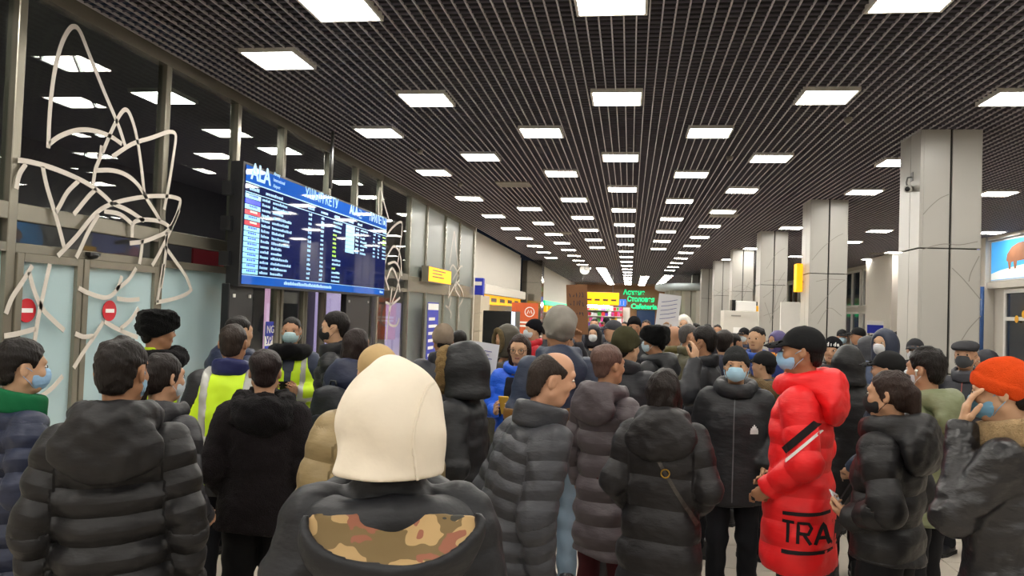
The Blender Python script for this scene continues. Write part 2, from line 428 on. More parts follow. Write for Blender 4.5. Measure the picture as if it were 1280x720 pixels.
# white vinyl line drawing on the glass: each stroke traced on the plane of the wall
STROKES = [[(60, 185), (62, 140), (67, 95), (75, 60), (84, 40), (92, 33), (100, 40), (112, 70), (130, 115), (147, 155), (156, 182)],
 [(61, 180), (75, 170), (95, 163), (115, 163), (137, 170), (152, 180)],
 [(128, 190), (140, 162), (150, 143), (157, 137), (163, 145), (170, 168), (176, 205), (180, 243)],
 [(140, 196), (165, 180), (190, 172), (210, 165), (219, 168), (218, 185), (211, 230), (205, 262)],
 [(22, 200), (40, 203), (65, 210), (90, 220), (110, 230), (128, 243), (141, 256)],
 [(32, 205), (24, 218), (20, 236)], [(53, 208), (58, 232), (67, 262), (75, 290), (80, 310)],
 [(98, 226), (84, 240), (74, 258), (69, 266)],
 [(72, 320), (95, 296), (120, 266), (145, 253), (180, 246), (205, 245), (222, 248), (225, 253), (220, 270), (210, 288), (195, 296), (178, 302), (162, 304)],
 [(116, 230), (119, 212), (125, 196), (127, 182)], [(120, 213), (140, 213), (158, 219), (173, 232), (184, 250), (193, 264), (200, 276)],
 [(123, 268), (110, 290), (100, 312), (95, 322)], [(165, 297), (166, 280), (175, 275), (190, 275), (203, 278), (215, 286)],
 [(208, 290), (207, 315), (204, 340), (201, 360)], [(224, 262), (212, 290), (198, 318), (190, 332)],
 [(206, 308), (218, 325), (232, 345), (238, 360)], [(178, 300), (176, 318), (174, 330)], [(142, 255), (160, 263), (180, 276)],
 [(130, 264), (150, 268), (165, 280)], [(120, 236), (110, 246), (92, 268)],
 [(40, 332), (28, 352), (15, 372), (7, 392)], [(36, 340), (42, 362), (52, 385), (68, 402), (80, 413)], [(62, 330), (55, 362), (48, 395), (42, 432)],
 [(5, 420), (22, 417), (44, 411)], [(98, 360), (112, 367), (133, 372), (146, 362), (152, 345)], [(146, 373), (160, 375), (174, 374)],
 [(129, 402), (118, 420), (104, 440), (92, 460)], [(130, 402), (150, 413), (172, 422)], [(173, 385), (163, 400), (150, 411)], [(94, 417), (104, 421), (116, 420)],
 [(78, 470), (66, 484), (50, 496), (42, 499), (38, 493)], [(170, 335), (160, 350), (145, 362)], [(240, 361), (232, 368), (215, 374), (195, 378)], [(204, 330), (201, 350), (196, 378)]]
vd = empty('glass_decal', (0, 0, 0), 0, 1, 'white vinyl line drawing of looping curves on the sliding doors and the glass above', 'decal')
def strokes(parent, L, width, M, X):
    for S in L:
        pts = smoothline([wp(px, py, X) for px, py in S], 4)
        stripe('stroke', pts, width, frame((X, 0, 0), (0, 1, 0), (0, 0, 1)), .004, M, parent)
strokes(vd, STROKES, .043, m_decal, WX + .075)
vd2 = empty('glass_decal', (0, 0, 0), 0, 1, 'white vinyl line drawing on the glass right behind the end of the departure board', 'decal')
strokes(vd2, [[(474, 285), (473, 250), (475, 235), (479, 250), (486, 275)], [(480, 300), (490, 285), (502, 278), (501, 300), (497, 330)], [(483, 322), (492, 308), (500, 318), (502, 345)],
              [(485, 330), (494, 328), (500, 340), (496, 360)], [(483, 350), (490, 335), (497, 350), (500, 365)], [(484, 318), (480, 340), (486, 362)], [(490, 360), (485, 400), (483, 425)],
              [(500, 372), (490, 380), (482, 378)], [(497, 360), (488, 385), (486, 404), (495, 407), (499, 398)]], .05, m_decal, WX + .075)
vd3 = empty('glass_decal', (0, 0, 0), 0, 1, 'white vinyl line drawing on the pearl panels next to the yellow sign', 'decal')
strokes(vd3, [[(562, 330), (566, 300), (568, 290), (570, 310), (573, 335)], [(556, 338), (562, 348), (561, 370)], [(560, 345), (566, 331), (572, 345), (564, 365), (560, 372)], [(566, 350), (575, 334), (578, 333)],
              [(570, 352), (576, 360), (579, 372), (573, 384)], [(564, 372), (561, 384), (557, 382)], [(560, 384), (564, 392), (563, 398)], [(574, 350), (569, 360), (575, 372)], [(573, 384), (574, 402)]], .05, m_decal, WX + .075)

# lobby behind the glass
wb = box('wall_back', (-10.2, -3, 0), (-10, 30, H + .5), m_darkroom); prop(wb, kind='structure')
wb2 = box('trim_1', (-10.0, 16.5, 2.5), (-9.95, 24, 3.3), mat('lobby_red', '#a8323a', rough=.6)); prop(wb2, kind='structure')
lc = box('wall_lobbyend', (-10, 24.05, 0), (WX + .05, 24.2, H), m_white); prop(lc, kind='structure')
c2 = box('ceiling_lobby', (-10.2, -3, H + .02), (WX - .1, 24.1, H + .12), mat('lobby_ceiling', '#8a8488', rough=.8)); prop(c2, kind='structure')
for px, py in ((205, 120), (350, 187), (433, 227)):
    p = atz(px, py, H)
    o = empty('lobby_lamp', (p[0], p[1], H - .03), 0, 1, 'square light panel in the lobby ceiling just behind the glazed wall', 'lamp', 'light panels of the lobby')
    link('frame', me_fr, m_lframe, o); link('diffuser', me_diff, m_lamp, o); link('housing', me_bk, m_lframe, o)
# pink lit panels and dark door behind the board
m_pink = mat('lit_pink', '#eab0d6', rough=.5, var=.1, scale=1, emit=.9)
m_lilac = mat('lit_lilac', '#cdb4e6', rough=.5, var=.1, scale=1, emit=.95)
def backpanel(name, x0, x1, ytop, ybot, X, M, lab, cat):
    a = atx(x0, ybot, X); b = atx(x1, ybot, X); t = atx(x0, ytop, X)
    return prop(box(name, (X - .06, a[1], 0.05), (X, b[1], t[2]), M, None, .01), lab, cat)
backpanel('light_column', 333, 350, 355, 420, -5.5, m_pink, 'narrow pink glowing panel behind the glass under the board', 'light panel')
backpanel('light_column', 396, 431, 355, 420, -5.5, m_lilac, 'wide lilac glowing panel behind the glass under the board', 'light panel')
backpanel('light_column', 484, 500, 378, 420, -5.5, m_lilac, 'lilac glowing panel behind the far glass doors', 'light panel')
backpanel('bronze_door_panel', 352, 394, 355, 420, -5.6, m_brown, 'dark bronze door panel between the glowing panels', 'door')
# blue notice with white letters
X = WX
a = atx(331, 402, X); b = atx(341, 402, X); c = atx(331, 440, X)
o = empty('blue_notice', (X, a[1], c[2]), 0, 1, 'blue and white notice with letters NG hung on the glass behind the guards', 'notice')
W_, H_ = b[1] - a[1], a[2] - c[2]
box('board', (0, 0, 0), (.012, W_, H_), m_wht, o)
box('blue_band', (.012, 0, H_ * .52), (.016, W_, H_), m_blue, o); box('blue_band', (.012, 0, 0), (.016, W_, H_ * .2), m_blue, o)
text('lettering', 'NG', W_ * .62, m_wht, frame((.018, W_ * .12, H_ * .62), (0, 1, 0), (0, 0, 1)), o)
text('lettering', 'УР', W_ * .62, m_blue, frame((.014, W_ * .12, H_ * .26), (0, 1, 0), (0, 0, 1)), o)

# ------------------------------------------------------------------ departure board (video wall parallel to the glazing)
BX = -4.4; BY0, BY1, BZ0, BZ1 = 8.29, 13.49, 2.05, 3.42
m_scr = mat('screen_navy', '#131c4c', rough=.03, spec=.5, var=.15, scale=1.2, emit=.32)
m_scrb = mat('screen_blue', '#1d56b4', rough=.03, spec=.5, var=.05, emit=.38)
m_cy = mat('screen_cyan', '#8fd4f4', rough=.2, var=.06, scale=9, emit=.6)
m_tx = mat('screen_text', '#9ccaec', rough=.3, var=0, emit=.45)
m_sg = mat('screen_green', '#9ad030', rough=.3, var=0, emit=.7)
m_sred = mat('screen_red', '#b3263c', rough=.2, var=0, emit=.6)
m_sbl = mat('screen_royal', '#2438d8', rough=.2, var=0, emit=.7)
bd = empty('departure_board', (BX, BY0, BZ0), 0, 1, 'wide blue airport flight board on black posts in front of the glazed wall', 'flight board')
BW, BH = BY1 - BY0, BZ1 - BZ0
box('casing', (-.16, -.05, -.03), (-.005, BW + .05, BH + .03), m_black, bd)
scr = box('screen', (-.005, 0, 0), (.004, BW, BH), m_scr, bd)
def bb(px, py): p = atx(px, py, BX); return p[1] - BY0, p[2] - BZ0
hz = bb(312, 228)[1]
box('header_band', (.004, 0, hz), (.006, BW, BH), m_scrb, bd)
box('footer_band', (.004, 0, 0), (.006, BW, .1), m_scrb, bd)
box('rule_line', (.006, 0, hz - .01), (.008, BW, hz + .005), m_tx, bd); box('rule_line', (.006, 0, hz - .12), (.008, BW, hz - .11), m_tx, bd)
box('rule_line', (.006, 0, .1), (.008, BW, .108), m_tx, bd)
BF = lambda u, v: frame((.009, u, v), (0, 1, 0), (0, 0, 1))
text('lettering', 'ALA', .27, m_tx, BF(.11, hz + .05), bd, .002, bold=.006)
for k, s in enumerate(('Almaty', 'International', 'Airport')): text('lettering', s, .062, m_tx, BF(.68, hz + .19 - k * .075), bd, .001)
text('lettering', 'ҰШЫП КЕТУ', .2, m_tx, BF(1.62, hz + .06), bd, .002)
text('lettering', 'ALA', .2, m_tx, BF(3.32, hz + .06), bd, .002, bold=.005)
for k, s in enumerate(('Almaty', 'International', 'Airport')): text('lettering', s, .045, m_tx, BF(3.74, hz + .15 - k * .056), bd, .001)
text('lettering', 'ПРИЛЕТЫ', .2, m_tx, BF(4.25, hz + .06), bd, .002, sx=.9)
rb = random.Random(4)
def blur_word(lst, u, v, w_, h_):
    """illegible printed word: a run of small letter blocks"""
    x = u
    while x < u + w_:
        q = rb.uniform(.018, .034); hh = h_ * rb.choice((.75, .75, 1))
        lst.append(((.006, x, v), (.008, x + q, v + hh))); x += q + .011
rows = 15; r0 = hz - .125; rh = (r0 - .115) / rows
words, green = [], []
kinds = ['c', 'b', 'c', 'r', 'c', 'r'] + ['c'] * 9
for k in range(rows):
    v = r0 - (k + 1) * rh
    box('airline_cell', (.004, .005, v + .004), (.007, .38, v + rh - .004), {'c': m_cy, 'b': m_sbl, 'r': m_sred}[kinds[k]], bd)
    blur_word(words, .42, v + .018, .2, rh * .55); blur_word(words, .7, v + .018, rb.uniform(.25, .6), rh * .55)
    blur_word(words, 1.78, v + .018, .1, rh * .6); blur_word(words, 2.22, v + .018, .1, rh * .6)
    blur_word(green if k in (3, 4, 5, 6, 7, 8, 11) else words, 2.68, v + .018, .12 if k in (3, 4, 5, 6, 7, 8, 11) else .32, rh * .55)
    if k < 7:
        box('airline_cell', (.004, 3.2, v + .002), (.007, 3.58, v + rh - .002), m_cy, bd)
        blur_word(words, 3.64, v + .018, .12, rh * .55); blur_word(words, 3.86, v + .018, rb.uniform(.15, .35), rh * .55)
        blur_word(words, 4.5, v + .018, .08, rh * .55); blur_word(words, 4.75, v + .018, .08, rh * .55)
        blur_word(green if k < 3 else words, 5.0, v + .018, .16, rh * .5)
for u in (.1, .5, .75, 1.75, 2.2, 2.7, 3.3, 3.7, 4.5, 5.0): blur_word(words, u, hz - .085, .22, .04)
blur_word(words, 1.1, .03, 1.6, .045); blur_word(words, 4.95, .03, .18, .04)
prop(boxes('screen_lines', words, m_tx, bd), kind='stuff'); prop(boxes('screen_lines', green, m_sg, bd), kind='stuff')
cells = []
for k in range(rows):
    v = r0 - (k + 1) * rh
    if kinds[k] == 'c':
        x = .1
        while x < .3: q = rb.uniform(.015, .03); cells.append(((.007, x, v + .03), (.008, x + q, v + .03 + rh * .35))); x += q + .012
prop(boxes('airline_marks', cells, m_sbl, bd), kind='stuff')
for k in (3, 5): box('airline_marks', (.007, .13, r0 - (k + 1) * rh + .03), (.008, .3, r0 - (k + 1) * rh + .055), m_wht, bd)
# black posts that carry it
for a, b in ((286, 316), (433, 462)):
    p = atx(a, 380, BX - .1); q = atx(b, 380, BX - .1)
    box('post', (-.2, p[1] - BY0, -BZ0), (-.1, q[1] - BY0, .0), m_black, bd, .01)
    for s in (p[1] - BY0 + .1, q[1] - BY0 - .1): box('bolt', (-.1, s - .02, -.16), (-.085, s + .02, -.12), m_wht, bd)
for v in (.2, .6, 1.0): box('bracket', (-.22, -.12, v), (-.1, -.05, v + .16), m_black, bd)
p = atz(416, 165, H)
prop(tube('hanging_pole', [(p[0], p[1], H + .02), (p[0], p[1], 3.58)], .028, m_steel, None, 10), 'thin steel pole hanging from the ceiling above the flight board', 'pole')

# ------------------------------------------------------------------ yellow sign and blue floor banner by the pearl panels
def lit_sign(name, lo, hi, lab, face, side=m_alu, lines=3, cat='sign'):
    o = empty(name, lo, 0, 1, lab, cat); d = [h - l for h, l in zip(hi, lo)]
    box('casing', (0, 0, 0), (d[0], d[1], d[2]), side, o, .01)
    if face == 'x':
        box('lit_face', (d[0], .02, .02), (d[0] + .01, d[1] - .02, d[2] - .02), m_yel, o)
        for k in range(lines): box('printed_line', (d[0] + .01, .35, d[2] * (.74 - .2 * k)), (d[0] + .013, d[1] * rb.uniform(.5, .8), d[2] * (.74 - .2 * k) + .025), m_brown, o)
    else:
        box('lit_face', (.02, -.01, .02), (d[0] - .02, 0, d[2] - .02), m_yel, o)
    return o
lit_sign('hanging_sign', (-4.87, 17.7, 2.46), (-4.7, 20.0, 2.84), 'yellow lit sign box on the wall past the flight board', 'x')
a = atx(524, 383, WX + .1); b = atx(538, 383, WX + .1)
o = empty('roll_up_banner', (WX + .3, a[1], 0), 0, 1, 'tall blue banner with white text lines by the pearl panels', 'banner')
box('sheet', (0, 0, .05), (.01, b[1] - a[1], 1.98), m_blue, o); box('base', (-.1, -.02, 0), (.1, b[1] - a[1] + .02, .05), m_steel, o)
for k in range(9): box('printed_line', (.01, .12, 1.55 - k * .17), (.013, (b[1] - a[1]) * rb.uniform(.5, .9), 1.62 - k * .17), m_wht, o)
box('printed_line', (.01, .02, 1.8), (.013, b[1] - a[1] - .02, 1.95), m_wht, o)

# ------------------------------------------------------------------ far left: set-back wall, shops
w2 = box('wall_leftfar', (-5.6, 24.2, 2.35), (-5.3, 37, H + .1), m_white); prop(w2, kind='structure')
w3 = box('wall_leftfar_return', (-5.6, 37, 0), (-5.3, 37.3, H), m_white); prop(w3, kind='structure')
w4 = box('wall_leftend', (-5.25, 44, 2.3), (-4.9, EY, H + .1), m_white); prop(w4, kind='structure')
box_pier = empty('stone_pier', (-5.2, 24.25, 0), 0, 1, 'cream tiled pier at the end of the pearl panels', 'pier')
for k in range(4): box('tile', (0, 0, k * .58), (.5, 1.6, k * .58 + .57), mat('pier_tile', '#b5ab98', rough=.4), box_pier, .005)
# mirrored column between the white walls
o = empty('mirror_column', (-5.4, 38.5, 0), 0, 1, 'mirror clad column between the two white walls far down the left side', 'column')
for k in range(4): box('panel', (0, 0, k * 1.1), (1.0, 1.0, k * 1.1 + 1.09), mat('mirror_panel', '#9b978f', rough=.08, metal=.9), o)
# blue box sign on the wall corner
a = atx(600, 352, -4.8)
o = empty('wall_phone_box', (-5.1, 24.6, 2.25), 0, 1, 'blue box with a white label on the wall corner above the pier', 'box')
box('body', (0, 0, 0), (.4, .25, .62), m_blue, o, .02); box('label_plate', (.05, -.01, .38), (.35, 0, .5), m_wht, o)
# shop fascia: yellow, with green rail
fa = empty('shop_fascia', (-5.3, 26.3, 2.0), 0, 1, 'long yellow shop fascia above the left shop fronts', 'fascia')
box('board', (-.1, 0, 0.05), (.1, 10.5, .4), m_yel, fa, .01); box('canopy', (-.1, 0, .4), (.35, 10.5, .75), m_white, fa, .02)
for k in range(5): box('printed_line', (.1, .6 + k * 2, .15), (.105, 1.8 + k * 2, .3), m_brown, fa)
wfs = box('wall_shopfront', (-6.2, 24.2, 0), (-5.95, 44, 2.35), m_white); prop(wfs, kind='structure')
fb = empty('green_fascia', (-4.95, 44, 2.0), 0, 1, 'green and yellow striped fascia on the far left wall', 'fascia')
box('board', (.05, 0, .25), (.15, 20, .5), m_grn, fb)
for k in range(9): box('yellow_tab', (.05, .4 + k * 2.2, -.15), (.2, 1.2 + k * 2.2, .2), m_yel, fb)
for k in range(9):
    prop(box('shop_window', (-5.2, 44.2 + k * 2.2, .0), (-5.1, 45.9 + k * 2.2, 1.8), m_glass), 'grey shop window pane below the green fascia', 'window', 'shop panes of the far left wall')
wf2 = box('wall_shopfar', (-5.7, 44, 0), (-5.5, EY, 2.4), m_white); prop(wf2, kind='structure')
# orange poster, black display box with lit edge
p0 = aty(640, 378, 21.5); p1 = aty(672, 410, 21.5)
o = empty('orange_poster', (p0[0], 21.5, 0), 0, 1, 'orange poster with a white ring emblem beside the black display', 'poster')
box('sheet', (0, 0, .9), (p1[0] - p0[0], .03, p0[2]), m_orange, o)
cx, cz = aty(662, 390, 21.5)[0] - p0[0], aty(662, 390, 21.5)[2]
ring = [(cx + .13 * math.cos(t), -.004, cz + .13 * math.sin(t)) for t in np.linspace(0, 2 * math.pi, 22)]
tube('emblem', ring, .014, m_wht, o, 6)
stripe('emblem', [(cx - .07, cz - .05), (cx - .03, cz + .05), (cx, cz - .03), (cx + .04, cz + .05), (cx + .07, cz - .05)], .025, frame((0, -.002, 0), (1, 0, 0), (0, 0, 1)), .004, m_wht, o)
for k in range(2): box('printed_line', (.05, -.006, cz - .32 - k * .1), (p1[0] - p0[0] - .1, 0, cz - .27 - k * .1), m_wht, o)
for s in (.05, p1[0] - p0[0] - .1): box('leg', (s, 0, 0), (s + .05, .03, .92), m_steel, o)
p0 = aty(604, 388, 15.5); p1 = aty(637, 460, 15.5); pe = aty(646, 388, 15.5)
o = empty('black_display', (p0[0], 15.5, 0), 0, 1, 'tall black display cabinet with a glowing side edge behind the belt barrier', 'display')
box('cabinet', (0, 0, 0.0), (p1[0] - p0[0], .5, p0[2]), m_blackgloss, o, .01)
box('lit_edge', (p1[0] - p0[0], .0, .1), (pe[0] - p0[0] - .03, .45, p0[2] - .01), mat('lit_edge', '#cfd6ea', rough=.4, var=.2, scale=12, emit=.8), o)
box('edge_frame', (pe[0] - p0[0] - .03, 0, 0), (pe[0] - p0[0], .5, p0[2]), m_steel, o)

# ------------------------------------------------------------------ tiled columns on the right
def column(y0, k, lab):
    o = empty('column', (3.74, y0, 0), 0, 1, lab, 'column')
    Wc, D = .74, .77
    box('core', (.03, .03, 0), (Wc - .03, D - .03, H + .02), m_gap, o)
    zs = [0, 1.22, 2.86, H + .01]
    for a, b in bays(zs):
        a2, b2 = a + .008, b - .008
        box('panel', (.03, -.012, a2), (.355, .03, b2), m_panel, o, .004); box('panel', (.385, -.012, a2), (Wc, .03, b2), m_panel, o, .004)
        box('panel', (-.012, -.012, a2), (.03, D * .45, b2), m_panel, o, .004); box('panel', (-.012, D * .45 + .012, a2), (.03, D, b2), m_panel, o, .004)
        box('panel', (Wc - .03, -.0, a2), (Wc + .012, D, b2), m_panel, o, .004); box('panel', (0, D - .03, a2), (Wc, D + .012, b2), m_panel, o, .004)
    return o
cols = []
labs = ['big grey panelled square column nearest the glass wall signs, carrying a camera', 'grey panelled column second in the row, with a yellow blade sign', 'grey panelled column third in the row',
        'grey panelled column fourth in the row', 'grey panelled column fifth in the row', 'grey panelled column sixth in the row', 'grey panelled column seventh in the row, by the round canopy']
for k in range(7): cols.append(column(10.88 + 6.3 * k, k, labs[k]))
# thin dark engraved curves on the columns
m_line = mat('dark_line', '#8d8982', rough=.5)
def col_lines(o, y0, L):
    for S in L:
        pts = smoothline([(q[0] - 3.74, q[2]) for q in (aty(px, py, y0 - .012) for px, py in S)], 4)
        stripe('engraved_line', pts, .011, frame((0, -.0125, 0), (1, 0, 0), (0, 0, 1)), .002, m_line, o)
col_lines(cols[0], 10.88, [[(1154, 268), (1163, 258), (1175, 248), (1186, 243)], [(1153, 312), (1165, 308), (1180, 305), (1200, 306), (1222, 302)], [(1190, 335), (1205, 350), (1226, 375)], [(1224, 320), (1214, 340), (1211, 352)], [(1226, 395), (1212, 410), (1202, 425)]])
col_lines(cols[1], 17.18, [[(1015, 325), (1028, 310), (1044, 297), (1054, 292)], [(1014, 392), (1030, 375), (1045, 358), (1056, 350)], [(1020, 352), (1035, 349), (1056, 350)], [(1022, 405), (1036, 385), (1052, 395)]])
col_lines(cols[2], 23.48, [[(955, 352), (965, 350), (982, 350)], [(954, 372), (966, 362), (981, 340)], [(956, 378), (966, 400), (970, 352)], [(962, 404), (974, 370), (980, 355)], [(954, 395), (970, 388), (982, 372)], [(958, 336), (970, 318), (981, 310)]])
col_lines(cols[3], 29.78, [[(917, 360), (928, 356), (941, 362)], [(918, 372), (930, 362), (940, 350)], [(919, 385), (930, 370), (936, 352)]])
col_lines(cols[4], 36.08, [[(892, 362), (902, 366), (912, 360)], [(892, 372), (904, 362), (911, 366)]])
# camera on the first column
c = atx(1138, 236, 3.71)
o = empty('security_camera', tuple(c), 0, 1, 'small white security camera on a bent arm on the big column', 'camera')
tube('arm', [(.03, 0, .16), (-.04, 0, .15), (-.06, -.02, .08), (-.05, -.03, .02)], .012, m_steel, o)
tube('body', [(-.02, -.01, .0), (-.09, -.16, -.03)], [.05, .05], mat('camera_white', '#c5c3be', rough=.4), o, 14); tube('lens', [(-.09, -.16, -.03), (-.1, -.18, -.035)], [.035, .03], m_black, o, 12)
box('mount', (.01, -.05, .1), (.035, .05, .22), m_steel, o)
# yellow blade sign on column 2, black and yellow sign on column 3
c0 = atx(1003, 330, 3.7); c1 = atx(1003, 365, 3.7)
o = empty('blade_sign', (3.56, 17.6, c1[2]), 0, 1, 'yellow lit blade sign on the second column', 'sign')
box('lit_face', (0.0, 0, 0), (.13, .3, c0[2] - c1[2]), m_yel, o, .01); box('bracket', (.12, .12, .2), (.18, .16, .25), m_steel, o)
c0 = aty(936, 377, 23.3); c1 = aty(948, 390, 23.3)
o = empty('exit_tag', (c0[0], 23.3, c1[2]), 0, 1, 'small black and yellow tag sign hanging before the third column', 'sign')
box('yellow_half', (0, 0, 0), (c1[0] - c0[0], .05, (c0[2] - c1[2]) * .6), m_yelp, o, .01); box('black_half', (0, 0, (c0[2] - c1[2]) * .6), ((c1[0] - c0[0]) * .9, .05, c0[2] - c1[2]), m_black, o, .01)
tube('rod', [(.15, .02, c0[2] - c1[2]), (.15, .02, H - c1[2])], .008, m_steel, o, 6)

# ------------------------------------------------------------------ round canopy and curved metal wall beyond the columns
can = empty('round_canopy', (5.2, 47.5, 3.35), 0, 1, 'pale half-round canopy slab beyond the columns', 'canopy')
lathe('slab', [(0.1, 0), (3.6, 0), (3.75, .1), (3.75, .32), (3.6, .4), (.1, .4)], mat('canopy_white', '#9aa3a6', rough=.5), can, 40)
m_corr = mat('brushed_metal', '#a7a49c', rough=.3, metal=.6, stretch=(4, 4, .3))
cw = empty('curved_wall', (5.2, 47.5, 0), 0, 1, 'curved wall of polished metal panels under the round canopy', 'curved wall')
for k in range(9):
    a0, a1 = math.radians(170 + k * 13), math.radians(170 + k * 13 + 12)
    R0 = 3.1
    prism('metal_panel', [(R0 * math.cos(a0), R0 * math.sin(a0)), (R0 * math.cos((a0 + a1) / 2) * 1.02, R0 * math.sin((a0 + a1) / 2) * 1.02), (R0 * math.cos(a1), R0 * math.sin(a1)), ((R0 - .1) * math.cos(a1), (R0 - .1) * math.sin(a1)), ((R0 - .1) * math.cos(a0), (R0 - .1) * math.sin(a0))],
          Matrix.Identity(4), 3.34, m_corr, cw)
# round clock hanging above
c = aty(731, 337, 42)
o = empty('wall_clock', tuple(c), 0, 1, 'round pale clock hanging from the far ceiling', 'clock')
prism('dial', disc(24, .27), frame((0, .0, 0), (1, 0, 0), (0, 0, 1)), .06, m_wht, o); tube('rim', [(.27 * math.cos(t), -.03, .27 * math.sin(t)) for t in np.linspace(0, 2 * math.pi, 25)], .02, m_steel, o, 6)
tube('rod', [(0, 0, .25), (0, 0, H - c[2])], .012, m_steel, o, 6)
box('hand', (-.01, -.075, 0), (.01, -.06, .2), m_black, o); box('hand', (0, -.075, -.01), (.14, -.06, .01), m_black, o)

# ------------------------------------------------------------------ end wall with cafe and kiosk
we = box('wall_end', (-6, EY, 0), (RX, EY + .2, H + .6), m_wood); prop(we, kind='structure')
wcf = box('trim_2', (-5.0, EY - .3, H - .35), (7, EY, H + .3), m_wood); prop(wcf, kind='structure')
o = empty('cafe_sign', (0, EY - .35, 0), 0, 1, 'green lit three-line cafe lettering on the wooden end wall', 'sign')
for s, px, py, wd in (('Асхана', 779, 368, 27), ('Столовая', 784, 376.5, 34), ('Cafeteria', 788.5, 385.5, 33)):
    p = aty(px, py, EY - .35); q = aty(px + wd, py, EY - .35)
    t = text('lettering', s, .62, m_grn, frame((p[0], 0, p[2]), (1, 0, 0), (0, 0, 1)), o, .03, bold=.025)
    ww = max(v.co.x for v in t.data.vertices) - p[0]; k = (q[0] - p[0]) / ww
    for v in t.data.vertices: v.co.x = p[0] + (v.co.x - p[0]) * k
p = aty(773, 374, EY - .35); q = aty(782.5, 383, EY - .35)
o = empty('blue_pictogram', (p[0], EY - .34, q[2]), 0, 1, 'blue lit panel with white cutlery marks left of the cafe lettering', 'sign')
box('panel', (0, 0, 0), (q[0] - p[0], .06, p[2] - q[2]), mat('lit_blue', '#2f6fe0', rough=.5, emit=.8), o)
for k in range(3): box('mark', (.15 + k * .3, -.01, .12), (.2 + k * .3, 0, .5), m_wht, o)
# yellow hanging sign in mid hall
p = aty(717, 364, 46); q = aty(774, 382, 46)
o = lit_sign('overhead_sign', (p[0], 46, q[2]), (q[0], 46.25, p[2]), 'long yellow sign hung on rods across the far hall', 'y')
for s in (.5, q[0] - p[0] - .4): tube('rod', [(s, .1, p[2] - q[2]), (s, .1, H - q[2])], .02, m_steel, o, 6)
for k in range(5): box('printed_line', (.3 + k * .48, -.015, .25), (.6 + k * .48, -.01, .35), m_brown, o)
# kiosk full of colours
rk = random.Random(9)
o = empty('sweets_kiosk', (-1.6, 60, 0), 0, 1, 'brightly lit kiosk with shelves of colourful goods at the hall end', 'kiosk')
box('back', (-1.8, .8, 0), (1.6, .9, 2.4), m_white, o); box('light_strip', (-1.8, -.02, 2.3), (0, .1, 2.5), m_lamp, o)
for k in range(5): box('shelf', (-1.8, 0, .3 + k * .45), (1.0, .8, .34 + k * .45), m_wht, o)
cl = [mat('goods_%s' % n, c, rough=.5) for n, c in (('red', '#d0263a'), ('pink', '#d84aa0'), ('yellow', '#e8b020'), ('violet', '#7a4ad0'), ('white', '#e8e8f0'), ('green', '#4aa84a'))]
for k in range(5):
    x = -1.75
    while x < .9:
        wd = rk.uniform(.12, .3); box('goods', (x, .05, .34 + k * .45), (x + wd, .4, .34 + k * .45 + rk.uniform(.2, .38)), rk.choice(cl), o); x += wd + .03
box('post', (-1.85, 0, 0), (-1.78, .1, 2.5), m_wht, o); box('post', (1.0, 0, 0), (1.07, .1, 2.5), m_red, o)
prop(box('cafe_window', (.6, EY - .12, .8), (2.2, EY - .02, 2.3), mat('blue_dusk_glass', '#2a3e62', rough=.15)), 'blue-dark window under the cafe lettering', 'window')
prop(prism('red_oval_sign', [(x * .75 + 3.6, y * .26 + 1.95) for x, y in disc(20, 1)], frame((0, EY - .06, 0), (1, 0, 0), (0, 0, 1)), .05, m_red), 'small red and white oval sign on the wooden wall', 'sign')
wpr = box('trim_3', (2.4, EY - .2, 0), (3.0, EY, 2.4), m_white); prop(wpr, kind='structure')
for z0, z1 in ((0.2, 1.7), (1.9, 3.3)): prop(box('window_1', (5.0, EY - .2, z0), (6.4, EY - .1, z1), mat('night_glass', '#182230', rough=.08)), kind='structure')

# ------------------------------------------------------------------ right wall with windows and light boxes
wr = box('wall_right', (RX, -14, 0), (RX + .2, EY, H + .1), m_white); prop(wr, kind='structure')
m_night = MATS['night_glass']
def rwin(name, ya, yb, za, zb, nx=2, frame_m=m_wht):
    o = empty(name, (RX, 0, 0), kind='structure')
    box('pane', (-.03, ya, za), (-.01, yb, zb), m_night, o)
    for k in range(nx + 1):
        yv = ya + (yb - ya) * k / nx; box('window_bar', (-.1, yv - .05, za), (-.0, yv + .05, zb), frame_m, o)
    for zv in (za, zb): box('window_bar', (-.1, ya, zv - .05), (-.0, yb, zv + .05), frame_m, o)
n = 2
for ya, yb in ((33.6, 36.4), (36.9, 39.5), (42, 45), (46, 49), (50, 53), (54, 57), (58, 61), (62, 65)):
    rwin('window_%d' % n, ya, yb, 2.6, 4.2); n += 1
    rwin('window_%d' % n, ya, yb, .4, 2.3); n += 1
prop(box('trim_4', (RX - .25, 33.2, 2.3), (RX, 36.6, 2.6), m_white), kind='structure'); prop(box('trim_5', (RX - .9, 30.0, 0), (RX, 33.2, H), m_white), kind='structure')
for k, (ya, yb) in enumerate(((24.05, 24.45), (18.6, 19.0), (29.4, 29.8))): prop(box('trim_%d' % (6 + k), (RX - .25, ya, 0), (RX, yb, H), m_white), kind='structure')
prop(box('trim_9', (RX - .2, 13, 2.95), (RX, 29.8, 3.13), m_white), kind='structure'); prop(box('trim_10', (RX - .2, 13, H - .1), (RX, 29.8, H), m_white), kind='structure')
def lightbox(ya, yb, lab, sky):
    o = empty('light_box', (RX - .12, ya, 3.15), 0, 1, lab, 'light box'); W2, H2 = yb - ya, 1.15
    box('casing', (.0, 0, 0), (.12, W2, H2), m_wht, o); box('picture', (-.01, .04, .04), (0, W2 - .04, H2 - .04), sky, o)
    return o
m_sky = mat('picture_sky', '#3f9be0', rough=.4, var=.15, scale=.8, emit=.8)
m_sky2 = mat('picture_dusk', '#8a92d8', rough=.4, var=.3, scale=1.2, emit=.7)
